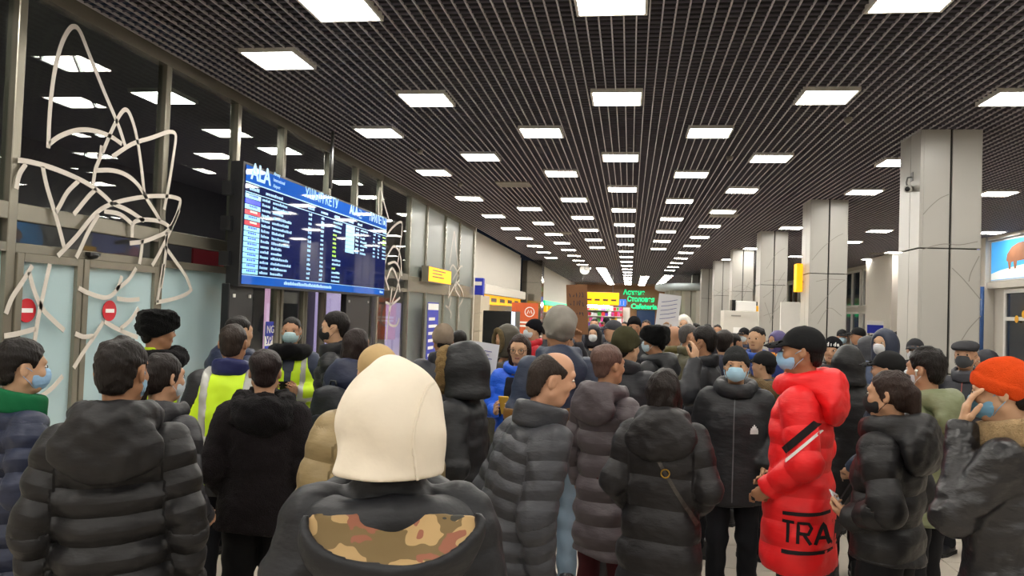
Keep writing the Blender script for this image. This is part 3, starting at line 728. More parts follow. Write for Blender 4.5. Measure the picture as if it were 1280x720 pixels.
# seen from inside, the picture's right side is the smaller y
lb = lightbox(19.1, 24.0, 'blue lit picture of a brown animal on snow high on the right wall', m_sky)
fm = lambda d: frame((-.012 - d, 4.9, 0), (0, -1, 0), (0, 0, 1))
prism('snow', [(.05, .05), (3.4, .05), (3.4, .3), (2.4, .42), (1.4, .36), (.6, .3), (.05, .22)], fm(0), .004, mat('picture_snow', '#d6dcd8', rough=.5, var=.15, scale=8, emit=.6), lb)
prism('animal', [(1.05, .5), (1.1, .3), (1.2, .3), (1.22, .48), (1.35, .5), (1.4, .3), (1.5, .3), (1.55, .5), (2.3, .52), (2.35, .3), (2.45, .3), (2.5, .6), (2.6, .8), (2.2, 1.0), (1.6, .98), (1.25, .9), (1.0, .72), (.95, .55)], fm(.004), .004, mat('picture_fur', '#8d5f45', rough=.6, var=.25, scale=6, emit=.3), lb)
lb2 = lightbox(24.55, 29.3, 'violet lit picture half hidden behind the big column', m_sky2)
prism('blossom', [(.05, .05), (4.6, .05), (4.6, .4), (3.5, .55), (2, .35), (.8, .5), (.4, .8), (.05, .7)], frame((-.012, 4.75, 0), (0, -1, 0), (0, 0, 1)), .004, mat('picture_pink', '#c98aa0', rough=.5, var=.4, scale=5, emit=.45), lb2)
# glazed entrance below the light boxes
ge = empty('door_7', (RX - .05, 0, 0), kind='structure')
for yv in (19.2, 20.6, 22.0, 23.2): box('stile', (-.05, yv - .05, 0), (.05, yv + .05, 2.9), m_wht, ge)
for zv in (.05, 2.1, 2.85): box('rail', (-.05, 19.2, zv - .05), (.05, 23.2, zv + .05), m_wht, ge)
for a, b in ((19.25, 20.55), (20.65, 21.95), (22.05, 23.15)): box('pane', (-.01, a, .1), (.01, b, 2.8), m_night, ge)
for k, (px, py) in enumerate(((1270, 399), (1279, 393))):
    c = atx(px, py, RX - .13); prop(prism('round_sticker', disc(16, .1, c[1], c[2]), frame((RX - .12, 0, 0), (0, 1, 0), (0, 0, 1)), .008, m_yelp), 'round yellow sticker on the glass entrance at the right wall', 'sticker', 'yellow stickers on the entrance glass')
prop(tube('blue_pipe', [(RX - .4, 23.9, 0), (RX - .4, 23.9, 3.0)], .07, mat('blue_paint', '#2c4f86', rough=.4), None, 12), 'blue vertical pipe beside the big column', 'pipe')
# blue and white notice on the far pillar
c0 = aty(1084, 401, 29.5); c1 = aty(1104, 417, 29.5)
o = empty('wall_notice', (c0[0], 29.5, c1[2]), 0, 1, 'blue and white notice board standing beyond the big column', 'notice')
box('board', (0, 0, 0), (c1[0] - c0[0], .04, c0[2] - c1[2]), m_wht, o); box('blue_band', (0, -.01, 0), (c1[0] - c0[0], 0, (c0[2] - c1[2]) * .68), m_blue, o)
for s in (.05, c1[0] - c0[0] - .09): box('leg', (s, .0, -c1[2]), (s + .04, .04, .02), m_steel, o)
# white kiosks between the columns
p0 = aty(905, 388, 17); p1 = aty(946, 470, 17)
o = empty('white_cabinet', (p0[0], 17, 0), 0, 1, 'tall white cabinet with a paper on it beyond the crowd', 'cabinet')
box('body', (0, 0, 0), (p1[0] - p0[0], .6, p0[2]), m_white, o, .01); box('paper', (.2, -.01, p0[2] - .65), (.45, -.0, p0[2] - .35), m_wht, o)
box('printed_line', (.15, -.012, p0[2] - .12), (.35, -.0, p0[2] - .09), m_line, o)
p2 = aty(914, 376, 17.2)
prop(box('white_box', (p2[0] + .08, 17.05, p0[2]), (p2[0] + .5, 17.5, p2[2]), m_wht, None, .01), 'white box lying on the tall white cabinet', 'box')
prop(box('black_folder', (p2[0] + .0, 17.05, p0[2]), (p2[0] + .035, 17.4, p2[2] + .02), m_black, None, .004), 'black folder upright on the white cabinet', 'folder', 'black folders'); prop(box('black_folder', (p2[0] + .05, 17.05, p0[2]), (p2[0] + .075, 17.4, p2[2] + .02), m_black, None, .004), 'black folder upright on the white cabinet', 'folder', 'black folders')
p0 = aty(976, 377, 19.5); p1 = aty(1003, 470, 19.5)
o = empty('white_screen', (p0[0], 19.5, 0), 0, 1, 'plain white free-standing panel beside the second column', 'panel')
box('sheet', (0, 0, .1), (p1[0] - p0[0] - .05, .06, p0[2]), m_wht, o, .01); box('foot', (0, -.15, 0), (.05, .2, .1), m_steel, o); box('foot', (p1[0] - p0[0] - .1, -.15, 0), (p1[0] - p0[0] - .05, .2, .1), m_steel, o)

# ------------------------------------------------------------------ belt barriers
m_belt = mat('belt_blue', '#2334b8', rough=.6)
def stanchion(x, y, lab):
    o = empty('belt_stanchion', (x, y, 0), 0, 1, lab, 'barrier post', 'belt barrier posts')
    lathe('base', [(.0, 0), (.17, 0), (.17, .015), (.1, .03), (.03, .05)], m_belt, o); tube('post', [(0, 0, .03), (0, 0, .93)], .03, m_black, o, 12); lathe('head', [(.035, .9), (.04, .92), (.04, 1.0), (.0, 1.01)], m_black, o, 14)
    return o
def belt(a, b, lab):
    prop(prism('barrier_belt', [(0, 0), (math.hypot(b[0] - a[0], b[1] - a[1]), 0), (math.hypot(b[0] - a[0], b[1] - a[1]), .05), (0, .05)], frame((a[0], a[1], .93), (b[0] - a[0], b[1] - a[1], 0), (0, 0, 1)), .004, m_belt), lab, 'belt')
S = [(-1.3, 7.9), (-3.4, 11.6), (-2.3, 11.4), (-1.3, 4.62), (-1.98, 4.62)]
labs = ['black barrier post with a blue round foot beside the grey-capped man', 'black barrier post with a blue foot by the pearl panels', 'black barrier post with a blue foot before the black display', 'black barrier post with a blue foot beside the tan coat', 'black barrier post with a blue foot behind the fur coat woman']
for (x, y), lb_ in zip(S, labs): stanchion(x, y, lb_)
belt(S[1], S[2], 'blue belt stretched before the pearl panels and banner'); belt(S[0], S[2], 'blue belt running to the post before the black display'); belt(S[4], S[3], 'blue belt stretched low between the fur coat and the tan coat')
# ------------------------------------------------------------------ implicit surfaces -> one continuous mesh
def mesh_sdf(f, lo, hi, h, excl=(), slack=1.45):
    """surface nets on a sparse grid: cells are refined only where the surface can be"""
    lo = np.array(lo, float); hi = np.array(hi, float)
    lev = 0
    while h * 2 ** (lev + 1) < 0.14: lev += 1
    Hc = h * 2 ** lev
    n = np.maximum(1, np.ceil((hi - lo) / Hc).astype(int))
    C = np.stack(np.meshgrid(*[np.arange(k) for k in n], indexing='ij'), -1).reshape(-1, 3)
    off = np.array([[i, j, k] for i in (0, 1) for j in (0, 1) for k in (0, 1)])
    while True:
        P = lo + (C + 0.5) * Hc
        d = f(P)
        C = C[np.abs(d) < Hc * 0.87 * slack + 0.004]
        if lev == 0: break
        C = (C[:, None, :] * 2 + off[None]).reshape(-1, 3); lev -= 1; Hc /= 2
    if len(C) == 0: return np.zeros((0, 3)), np.zeros((0, 4), int)
    for bl, bh in excl:
        P = lo + (C + 0.5) * h
        C = C[~np.all((P > bl) & (P < bh), axis=1)]
    S = 1 << 20
    def key(A): return ((A[:, 0] + 4).astype(np.int64) * S + A[:, 1] + 4) * S + A[:, 2] + 4
    corners = (C[:, None, :] + off[None]).reshape(-1, 3)
    uk, idx, inv = np.unique(key(corners), return_index=True, return_inverse=True)
    val = f(lo + corners[idx] * h)[inv.reshape(-1)].reshape(-1, 8)
    neg = val < 0
    mix = neg.any(1) & ~neg.all(1)
    C, val, neg = C[mix], val[mix], neg[mix]
    if len(C) == 0: return np.zeros((0, 3)), np.zeros((0, 4), int)
    E = [(0, 1), (2, 3), (4, 5), (6, 7), (0, 2), (1, 3), (4, 6), (5, 7), (0, 4), (1, 5), (2, 6), (3, 7)]
    acc = np.zeros((len(C), 3)); cn = np.zeros(len(C))
    for a, b in E:
        s = neg[:, a] != neg[:, b]
        va, vb = val[s, a], val[s, b]; t = va / (va - vb)
        acc[s] += off[a] + (off[b] - off[a]) * t[:, None]; cn[s] += 1
    V = lo + (C + acc / cn[:, None]) * h
    ck = key(C); order = np.argsort(ck); sk = ck[order]
    def find(A):
        k = key(A); i = np.searchsorted(sk, k); i = np.minimum(i, len(sk) - 1)
        return np.where(sk[i] == k, order[i], -1)
    Q = []
    for ax, (c1, ba, ca) in enumerate(((4, 1, 2), (2, 2, 0), (1, 0, 1))):
        s = neg[:, 0] != neg[:, c1]
        A = C[s]; i0 = np.nonzero(s)[0]
        e1 = np.zeros(3, int); e1[ba] = 1; e2 = np.zeros(3, int); e2[ca] = 1
        i1, i2, i3 = find(A - e1), find(A - e1 - e2), find(A - e2)
        ok = (i1 >= 0) & (i2 >= 0) & (i3 >= 0)
        q = np.stack([i0, i1, i2, i3], 1)[ok]; ng = neg[i0[ok], 0]
        q[~ng] = q[~ng][:, ::-1]
        Q.append(q)
    return V, np.concatenate(Q)

def A3(v): return np.array(v, float)
def cap(P, a, b, r1, r2):
    a, b = A3(a), A3(b); ba = b - a; pa = P - a
    t = np.clip(pa @ ba / (ba @ ba + 1e-12), 0, 1)
    return np.linalg.norm(pa - t[:, None] * ba, axis=1) - (r1 + (r2 - r1) * t), t
def capd(P, a, b, r1, r2): return cap(P, a, b, r1, r2)[0]
def ell(P, c, r):
    q = P - A3(c); r = A3(r)
    k0 = np.linalg.norm(q / r, axis=1); k1 = np.linalg.norm(q / (r * r), axis=1)
    return k0 * (k0 - 1) / np.maximum(k1, 1e-6)
def smin(a, b, k):
    hh = np.maximum(k - np.abs(a - b), 0) / k
    return np.minimum(a, b) - hh * hh * k * 0.25
def smax(a, b, k): return -smin(-a, -b, k)
def wob(P, s, seed=0.0):
    x, y, z = P[:, 0] * s, P[:, 1] * s, P[:, 2] * s
    return (np.sin(x * 1.3 + 2.1 * np.sin(y * .9 + seed) + seed) * np.sin(y * 1.7 + z * .6 + 1.3 * np.sin(x * .8 + 2 * seed)) + np.sin(z * 1.9 + 1.7 * np.sin(x * 1.1 + seed * 3) + y * .7)) * 0.5

def rotz(a): c, s = math.cos(a), math.sin(a); return np.array([[c, -s, 0], [s, c, 0], [0, 0, 1.0]])
def rotx(a): c, s = math.cos(a), math.sin(a); return np.array([[1.0, 0, 0], [0, c, -s], [0, s, c]])
def roty(a): c, s = math.cos(a), math.sin(a); return np.array([[c, 0, s], [0, 1.0, 0], [-s, 0, c]])

# ------------------------------------------------------------------ head, in head space: face towards +y, eyes at z = 0.005
def head_sdf(q, fine=True):
    d = ell(q, (0, -.012, .034), (.077, .097, .084))
    d = smin(d, ell(q, (0, .020, -.028), (.064, .072, .082)), .03)
    d = smin(d, capd(q, (-.022, .052, -.088), (.022, .052, -.088), .024, .024), .03)
    d = smin(d, capd(q, (-.058, .0, -.055), (.058, .0, -.055), .012, .012), .03)
    if fine:
        d = smin(d, capd(q, (-.040, .076, .026), (.040, .076, .026), .013, .013), .018)
        d = smin(d, ell(q, (-.041, .064, -.024), (.022, .02, .02)), .02); d = smin(d, ell(q, (.041, .064, -.024), (.022, .02, .02)), .02)
        for s in (-1, 1): d = smax(d, -ell(q, (s * .033, .103, .005), (.017, .014, .010)), .012)
        d = smin(d, capd(q, (0, .088, .012), (0, .104, -.022), .007, .011), .012)
        d = smin(d, capd(q, (-.012, .094, -.026), (.012, .094, -.026), .008, .008), .008)
        d = smin(d, capd(q, (-.018, .082, -.054), (.018, .082, -.054), .0075, .0075), .006); d = smin(d, capd(q, (-.015, .081, -.064), (.015, .081, -.064), .008, .008), .005)
    for s in (-1, 1):
        e = ell(q @ rotz(s * .35), (s * .0672, -.0405, -.004), (.0105, .020, .032))
        e = smax(e, -ell(q @ rotz(s * .35), (s * .0800, -.0385, -.002), (.009, .011, .018)), .004)
        d = smin(d, e, .004)
    return d
def hairline(q, top=.062, nape=-.08, side=.0):
    """positive where hair may not grow"""
    lim = np.interp(q[:, 1], [-.14, -.075, -.048, -.036, .010, .020, .032, .05, .075, .11], [nape, nape, -.062, .020, .026, -.006, .0, .035, top, top + .004])
    return lim - q[:, 2]

# ------------------------------------------------------------------ hand: palm and five fingers
def hand_prims(w, d, nrm, side, curl=(.35, .4, .45, .5), thumb=.6, sc=1.0):
    """w wrist, d finger direction, nrm palm normal, side = +1/-1: where the thumb lies along cross(d, nrm)"""
    d = A3(d) / np.linalg.norm(d); n = A3(nrm) - d * (A3(nrm) @ d); n /= np.linalg.norm(n)
    t = np.cross(d, n) * side
    w = A3(w); L = []
    for k, o in enumerate((.028, .009, -.010, -.028)):
        L.append((w + t * o * .55 * sc + d * .005 * sc, w + (d * (.085 - abs(o - .009) * .22) + t * o) * sc, .017 * sc, .0125 * sc))
    for k, (o, ln) in enumerate(zip((.028, .009, -.010, -.028), (.066, .074, .069, .053))):
        p = w + (d * (.085 - abs(o - .009) * .22) + t * o) * sc; a = 0.0; r = .0092 * sc
        for j, fr in enumerate((.45, .32, .25)):
            a += curl[k] * (1.0 if j == 0 else 1.15)
            q = p + (d * math.cos(a) + n * math.sin(a) + t * o * .8) * ln * fr * sc * 1.25
            L.append((p, q, r, r * .9)); p = q; r *= .9
    p = w + (d * .02 + t * .022 + n * .006) * sc
    dd = d * .62 + t * .62 + n * .35 * thumb; dd /= np.linalg.norm(dd)
    q = p + dd * .042 * sc; L.append((p, q, .014 * sc, .0115 * sc))
    d2 = d * .85 + t * .15 + n * .6 * thumb; d2 /= np.linalg.norm(d2)
    q2 = q + d2 * .034 * sc; L.append((q, q2, .0108 * sc, .010 * sc)); L.append((q2, q2 + d2 * .022 * sc, .0098 * sc, .0085 * sc))
    return L

# ------------------------------------------------------------------ arm poses (right arm; x mirrored for the left): elbow, wrist
ARM = {'down': ((.248, -.035, 1.125), (.255, .05, .885)), 'pocket': ((.255, -.06, 1.135), (.195, .12, .985)), 'low': ((.245, -.02, 1.12), (.19, .16, .97)),
       'phone': ((.255, .02, 1.14), (.100, .235, 1.15)), 'face': ((.27, .17, 1.24), (.105, .22, 1.50)), 'up': ((.25, .16, 1.5), (.22, .26, 1.72)), 'paper': ((.30, .12, 1.17), (.26, .35, 1.30)),
       'behind': ((.28, -.1, 1.14), (.12, -.19, 1.02)), 'cross': ((.29, .05, 1.14), (.0, .22, 1.16)), 'point': ((.36, .16, 1.36), (.50, .40, 1.34))}
SKINS = ['#b98f72', '#ad8164', '#c49c7d', '#a67a5c']
COUNT = [0]
MESHSTAT = [0]
def shared(name, build):
    if name not in SHARED: SHARED[name] = build()
    return SHARED[name]
SHARED = {}
def shoe_mesh():
    def f(P):
        d = ell(P, (0, .045, .035), (.046, .125, .045)); d = smin(d, capd(P, (0, -.05, .05), (0, -.04, .12), .046, .05), .03)
        d = smin(d, capd(P, (0, -.05, .03), (0, .12, .03), .042, .038), .02)
        return smax(d, .022 - P[:, 2], .008)
    V, Q = mesh_sdf(f, (-.08, -.14, -.01), (.08, .2, .18), .014)
    me = bpy.data.meshes.new('shoe'); me.from_pydata(V.tolist(), [], Q.tolist()); return me
def sole_mesh():
    o = [(.044, -.1), (.046, 0), (.05, .09), (.035, .16), (0, .178), (-.035, .16), (-.05, .09), (-.046, 0), (-.044, -.1), (0, -.112)]
    n = len(o); V = [(x, y, 0) for x, y in o] + [(x, y, .03) for x, y in o]
    Fc = [tuple(range(n)), tuple(range(2 * n - 1, n - 1, -1))] + [(i, n + i, n + (i + 1) % n, (i + 1) % n) for i in range(n)]
    me = bpy.data.meshes.new('sole'); me.from_pydata(V, [], Fc); return me
def eye_mesh():
    me = bpy.data.meshes.new('eye'); bm = bmesh.new(); bmesh.ops.create_uvsphere(bm, u_segments=10, v_segments=8, radius=.0115)
    for v in bm.verts: v.co.z *= .48
    bm.to_mesh(me); bm.free(); return me
def iris_mesh():
    me = bpy.data.meshes.new('iris'); bm = bmesh.new(); bmesh.ops.create_uvsphere(bm, u_segments=8, v_segments=6, radius=.0072)
    for v in bm.verts: v.co.y *= .4
    bm.to_mesh(me); bm.free(); return me

def fabric(col, kind='nylon', sk=.6):
    n = 'cloth_%s_%s_%g' % (col.lstrip('#'), kind, sk)
    if n in MATS: return MATS[n]
    if kind not in ('skin', 'hair'):
        v = [int(col[i:i + 2], 16) / 255 for i in (1, 3, 5)]
        if max(v) < .3: col = '#%02x%02x%02x' % tuple(int(255 * (x * 1.04 + .006)) for x in v)
    if kind == 'nylon': return mat(n, col, seam=sk, rough=.5, spec=.35, var=.18, scale=5, bump=.3, bscale=13, bdist=.018, stretch=(1, 1, 2.4))
    if kind == 'leather': return mat(n, col, rough=.34, spec=.55, var=.2, scale=8, bump=.4, bscale=15, bdist=.02, stretch=(1, 1, 2.2))
    if kind == 'fur': return mat(n, col, rough=.9, spec=.08, var=.45, scale=45, bump=.9, bscale=160, sheen=.05)
    if kind == 'knit': return mat(n, col, rough=.95, spec=.1, var=.14, scale=30, bump=.5, bscale=220)
    if kind == 'hair': return mat(n, col, rough=.5, spec=.22, var=.4, scale=26, bump=.6, bscale=110, stretch=(1, 1, .35))
    if kind == 'skin': return mat(n, col, rough=.55, spec=.35, var=.08, scale=14, bump=.06, bscale=240)
    return mat(n, col, rough=.8, spec=.2, var=.12, scale=7, bump=.25, bscale=18, bdist=.012)

class Person:
    def __init__(s, label, px, top, depth, yaw, **k):
        """px, top: picture column of the head and picture row of its top; depth in metres along the view; yaw 0 = facing down the hall, 180 = facing us"""
        g = k.get
        extra = g('extra', .012)                                   # height of hat or hair above the skull
        pt = atd(px, top, depth)
        scale_h = (pt[2] - extra) / 1.75
        if g('stature'): scale_h = g('stature') / 1.75
        s.sc = scale_h; s.depth = depth; s.k = k
        s.loc = (pt[0], pt[1], 0)
        yaw = yaw + math.degrees(math.atan2(-pt[0], pt[1]))      # yaw is told as seen along the line of sight
        s.root = empty('person', s.loc, math.radians(yaw), scale_h, label, 'person')
        s.lean = g('lean', 0.0)
        s.hy, s.hp, s.hr = math.radians(g('hy', 0)), math.radians(g('hp', 0)), math.radians(g('hr', 0))
        s.Rh = rotz(s.hy) @ rotx(s.hp) @ roty(s.hr)
        piv = A3((0, -.005, 1.53)); s.Hc = piv + s.Rh @ A3((0, .012, .115))
        # a leaning body stands behind its head
        off = Matrix.Rotation(math.radians(yaw), 3, 'Z') @ Vector((s.Hc[0], s.Hc[1] + s.lean * (s.Hc[2] - .95), 0)) * scale_h
        s.loc = (s.loc[0] - off.x, s.loc[1] - off.y, 0); s.root.location = s.loc
        s.hf = max(.0055, min(.02, depth * .0021)) * g('res', 1)
        s.hc = max(.0095, min(.034, depth * .0034)) * g('res', 1)
        s.seed = COUNT[0] * 1.37; COUNT[0] += 1
        s.bulk = g('bulk', .0)
        s.arms = {}
        for sd, nm in ((1, g('ra', 'down')), (-1, g('la', 'down'))):
            e, w_ = ARM[nm] if isinstance(nm, str) else nm
            S = A3((.175, -.005, 1.405)); E = A3(e); W = A3(w_)
            m_ = A3((sd, 1, 1)); s.arms[sd] = (S * m_, E * m_, W * m_)
        st = g('stride', .03)
        s.legs = {sd: (A3((sd * .088, 0, .91)), A3((sd * .098, .025 + sd * st * .5, .49)), A3((sd * .105, -.01 + sd * st, .085))) for sd in (1, -1)}
        s.skin = fabric(g('skin', SKINS[COUNT[0] % 4]), 'skin')
        s.build()
    def tf(s, V):
        V = np.array(V, float)
        if s.lean: V[:, 1] += s.lean * np.maximum(0, V[:, 2] - .95)
        return V
    def add(s, name, f, lo, hi, h, M, parent=None, excl=(), label=None):
        V, Q = mesh_sdf(f, lo, hi, h, excl)
        if len(Q) == 0: return None
        MESHSTAT[0] += 2 * len(Q)
        o = mesh(name, s.tf(V), Q, M, parent or s.root, True)
        s.lastV = V
        if label: o['label'] = label
        return o
    def q(s, P): return (P - s.Hc) @ s.Rh
    def addh(s, name, f, M, h=None, parent=None, r=.24, label=None, drop=0.0):
        """a mesh defined in head space"""
        V, Q = mesh_sdf(f, (-r, -r, -r - drop), (r, r, r), h or s.hf * 1.2)
        if len(Q) == 0: return None
        MESHSTAT[0] += 2 * len(Q)
        o = mesh(name, s.tf(V @ s.Rh.T + s.Hc), Q, M, parent or s.root, True)
        if label: o['label'] = label
        return o
    def hp_(s, p): return s.tf((A3(p)[None] @ s.Rh.T + s.Hc))[0]

    # ---- body: one continuous skin from head to foot
    def build(s):
        k = s.k; g = k.get
        s.hands = {}
        for sd in (1, -1):
            S, E, W = s.arms[sd]; hs = g('rh' if sd > 0 else 'lh')
            if hs:
                d, n = A3(hs['d']), A3(hs['n'])
                s.hands[sd] = hand_prims(W, d, n, hs.get('t', sd), hs.get('curl', (.35, .4, .45, .5)), hs.get('thumb', .6))
            else:
                d = W - E; d /= np.linalg.norm(d)
                s.hands[sd] = hand_prims(W, d, (-sd, .2, 0), 1 if sd > 0 else 1, (.3, .35, .4, .45))
        def fb(P):
            d = head_sdf(s.q(P))
            nk = capd(P, (0, -.012, 1.43), s.Hc + s.Rh @ A3((0, -.018, -.06)), .057, .050)
            d = smin(d, nk, .03)
            t = ell(P, (0, 0, 1.25), (.15, .095, .2)); t = smin(t, ell(P, (0, 0, .97), (.145, .1, .13)), .1)
            t = smin(t, capd(P, (-.15, -.005, 1.395), (.15, -.005, 1.395), .052, .052), .06)
            d = smin(d, t, .04)
            for sd in (1, -1):
                S, E, W = s.arms[sd]; d = smin(d, capd(P, S, E, .048, .038), .03)
                hd = None
                for a, b, r1, r2 in s.hands[sd]:
                    x = capd(P, a, b, r1, r2); hd = x if hd is None else smin(hd, x, .006)
                # forearm and hand join each other and the elbow, but two hands that meet stay two hands
                d = np.minimum(d, smin(capd(P, E, W, .038, .025), hd, .015))
                h_, kn, an = s.legs[sd]
                d = smin(d, capd(P, h_, kn, .075, .05), .04); d = smin(d, capd(P, kn, an, .05, .034), .02)
                d = smin(d, capd(P, an + A3((0, -.02, -.045)), an + A3((0, .12, -.055)), .03, .024), .03)
            return d
        ex = [(s.Hc - .15, s.Hc + .17)]
        parts = [mesh_sdf(fb, s.Hc - A3((.15, .15, .15)), s.Hc + .17, s.hf)]
        for sd in (1, -1):
            if g('rh' if sd > 0 else 'lh'):
                W = s.arms[sd][2]; hfb = max(.0045, min(s.hf, .009))
                ex.append((W - .14, W + .14)); parts.append(mesh_sdf(fb, W - .14, W + .14, hfb))
        parts.append(mesh_sdf(fb, (-.62, -.5, .0), (.62, .6, 1.95), max(.02, s.hc * 1.5), ex))
        V = np.concatenate([p[0] for p in parts]); o = 0; Q = []
        for p in parts: Q.append(p[1] + o); o += len(p[0])
        Q = np.concatenate(Q); MESHSTAT[0] += 2 * len(Q)
        s.body = mesh('body', s.tf(V), Q, s.skin, s.root, True)
        if g('face', True): s.make_face()
        s.make_trousers(); s.make_jacket(); s.make_top()
    def make_face(s):
        g = s.k.get
        if not g('eyes', s.depth < 12): return
        mw, mi = mat('eye_white', '#cfc8bf', rough=.2, var=0), mat('eye_iris', '#17100c', rough=.15, var=0)
        Rm = Matrix((s.Rh.tolist())).to_4x4()
        for sd in (-1, 1):
            e = link('eye', shared('eye', eye_mesh), mw, s.root, True); e.matrix_local = Matrix.Translation(s.hp_((sd * .033, .0815, .005))) @ Rm
            i = link('iris', shared('iris', iris_mesh), mi, e, True); i.location = (0, .0105, 0)
        if not (g('hat') in ('hood', 'furhood')):
            hc = fabric(g('hairc', '#140f0d'), 'hair')
            for sd in (-1, 1):
                f = lambda q, sd=sd: np.minimum(capd(q, (sd * .016, .0925, .022), (sd * .038, .0875, .027), .0042, .0045), capd(q, (sd * .038, .0875, .027), (sd * .054, .073, .022), .0045, .003))
                s.addh('eyebrow', f, hc, h=max(.004, s.hf * .7), r=.14)
        if not g('mask'):
            f = lambda q: smax(head_sdf(q) - .0015, np.maximum(np.abs(q[:, 0]) - .024, np.maximum(np.abs(q[:, 2] + .059) - .011, .06 - q[:, 1])), .003)
            s.addh('lips', f, mat('lip_skin', '#8d5a4c', rough=.5, var=.1), h=max(.004, s.hf * .7), r=.14)

    # ---- trousers and shoes
    def make_trousers(s):
        g = s.k.get; c = g('pants', '#14151a'); b = g('pbulk', .0)
        hem = .05
        def f(P):
            d = ell(P, (0, -.005, .95), (.165 + b, .12 + b, .13))
            for sd in (1, -1):
                h_, kn, an = s.legs[sd]
                x, t1 = cap(P, h_, kn, .096 + b, .072 + b); y, t2 = cap(P, kn, an, .072 + b, .060 + b)
                d = smin(d, smin(x, y, .03), .03 if sd > 0 else .025)
            d = d + .006 * wob(P, 26, s.seed) + .004 * np.sin(P[:, 2] * 55 + 6 * P[:, 0]) * np.clip((.35 - P[:, 2]) * 4, 0, 1)
            return smax(d, hem - P[:, 2], .01)
        s.add('trousers', f, (-.32, -.34, -.02), (.32, .34, 1.12), max(.014, s.hc * 1.1), fabric(c, 'denim' if g('jeans') else 'cloth'), None)
        for sd in (1, -1):
            an = s.legs[sd][2]
            a = link('shoe', shared('shoe', shoe_mesh), fabric(g('shoec', '#16161a'), 'leather'), s.root, True); a.location = (an[0], an[1] + .015, .0); a.rotation_euler = (0, 0, -sd * .16)
            l = link('sole', shared('sole', sole_mesh), fabric(g('solec', '#2a2a2a'), 'cloth'), a)

    # ---- jacket
    def make_jacket(s):
        g = s.k.get
        c, kind, st = g('jc', '#1b1b1f'), g('jk', 'nylon'), g('js', 'plain')
        b = s.bulk + {'plain': .010, 'puffer': .018, 'fur': .022, 'parka': .016}[st]
        hem = g('hem', .80); pitch = g('pitch', .085); amp = {'puffer': g('amp', .015), 'plain': 0, 'fur': 0, 'parka': .004}[st]
        flare = g('flare', .0)
        zk = A3([hem - .05, .80, .95, 1.08, 1.24, 1.34, 1.40]); zk = np.maximum.accumulate(np.maximum(zk, hem - .05))
        wk = A3([.185 + flare, .18 + flare * .7, .168 + flare * .4, .158, .172, .165, .13]) + b
        dk = A3([.13 + flare * .7, .128 + flare * .5, .12 + flare * .3, .112, .122, .112, .08]) + b
        open_ = g('open', False)
        def f(P):
            z = P[:, 2]
            w_ = np.interp(z, zk, wk); d_ = np.interp(z, zk, dk)
            r = (np.abs(P[:, 0] / w_) ** 2.4 + np.abs(P[:, 1] / d_) ** 2.4) ** (1 / 2.4)
            t = (r - 1) * np.minimum(w_, d_) * .95
            t = smax(t, z - 1.41, .06)
            t = smin(t, capd(P, (-.145, -.008, 1.392), (.145, -.008, 1.392), .058 + b * .7, .058 + b * .7), .06)
            t = smin(t, capd(P, (0, -.01, 1.40), (0, -.01, 1.475), .105 + b * .5, .075 + b * .3), .04)
            ph = (z + .010 * np.sin(P[:, 0] * 9 + s.seed) + .06 * np.abs(P[:, 0]) * g('vee', 0)) / pitch
            if amp: t = t - amp * (1 - (2 * np.mod(ph, 1) - 1) ** 2 - .6)
            arm = None
            for sd in (1, -1):
                S, E, W = s.arms[sd]
                x, t1 = cap(P, S, E, .061 + b * .7, .054 + b * .65); y, t2 = cap(P, E, W, .054 + b * .65, .040 + b * .5)
                l1 = np.linalg.norm(E - S); l2 = np.linalg.norm(W - E)
                pos = np.where(x < y, t1 * l1, l1 + t2 * l2)
                m_ = smin(x, y, .03)
                # cuff: end flat a little before the hand
                dW = (W - E) / l2; m_ = smax(m_, (P - W) @ dW - .012, .008)
                if amp: m_ = m_ - amp * .9 * (1 - (2 * np.mod(pos / pitch, 1) - 1) ** 2 - .6)
                else: m_ = m_ - .006 * np.sin(pos * 60 + 5 * wob(P, 8, s.seed)) * np.exp(-((pos - l1) / .12) ** 2)
                arm = m_ if arm is None else np.minimum(arm, m_)
            d = smin(t, arm, .035)
            wr = g('wr', .0055 if st != 'fur' else .004)
            d = d + wr * wob(P, 17, s.seed) + wr * .5 * wob(P, 41, s.seed + 2)
            if st == 'fur': d = d + .005 * wob(P, 95, s.seed) + .003 * wob(P, 180, s.seed)
            d = smax(d, hem + .012 * np.sin(P[:, 0] * 11 + s.seed) - z, .014)
            # neck opening
            d = smax(d, -capd(P, (0, .012, 1.44), (0, .05, 1.7), .062, .085), .015)
            if open_:
                d = smax(d, -(np.maximum(np.abs(P[:, 0]) - np.interp(z, [hem, 1.1, 1.45], [.05, .055, .09]), .02 - P[:, 1])), .02)
            return d
        s.fj = f
        s.jm = fabric(c, kind, g('seamk', .6))
        s.jacket = s.add('jacket', f, (-.72, -.55, hem - .06), (.72, .66, 1.95), s.hc, s.jm)
        if amp and st == 'puffer':
            V = s.lastV; ph = (V[:, 2] + .010 * np.sin(V[:, 0] * 9 + s.seed) + .06 * np.abs(V[:, 0]) * g('vee', 0)) / pitch
            best = np.interp(V[:, 2], zk, wk) * .0 + .0
            dt = (np.sqrt((V[:, 0] / np.interp(V[:, 2], zk, wk)) ** 2 + (V[:, 1] / np.interp(V[:, 2], zk, dk)) ** 2) - 1) * .12 - .004
            for sd in (1, -1):
                S, E, W = s.arms[sd]; x, t1 = cap(V, S, E, .061 + b * .7, .054 + b * .65); y, t2 = cap(V, E, W, .054 + b * .65, .040 + b * .5)
                l1 = np.linalg.norm(E - S); l2 = np.linalg.norm(W - E)
                on = np.minimum(x, y) < dt
                ph = np.where(on, np.where(x < y, t1 * l1, l1 + t2 * l2) / pitch, ph)
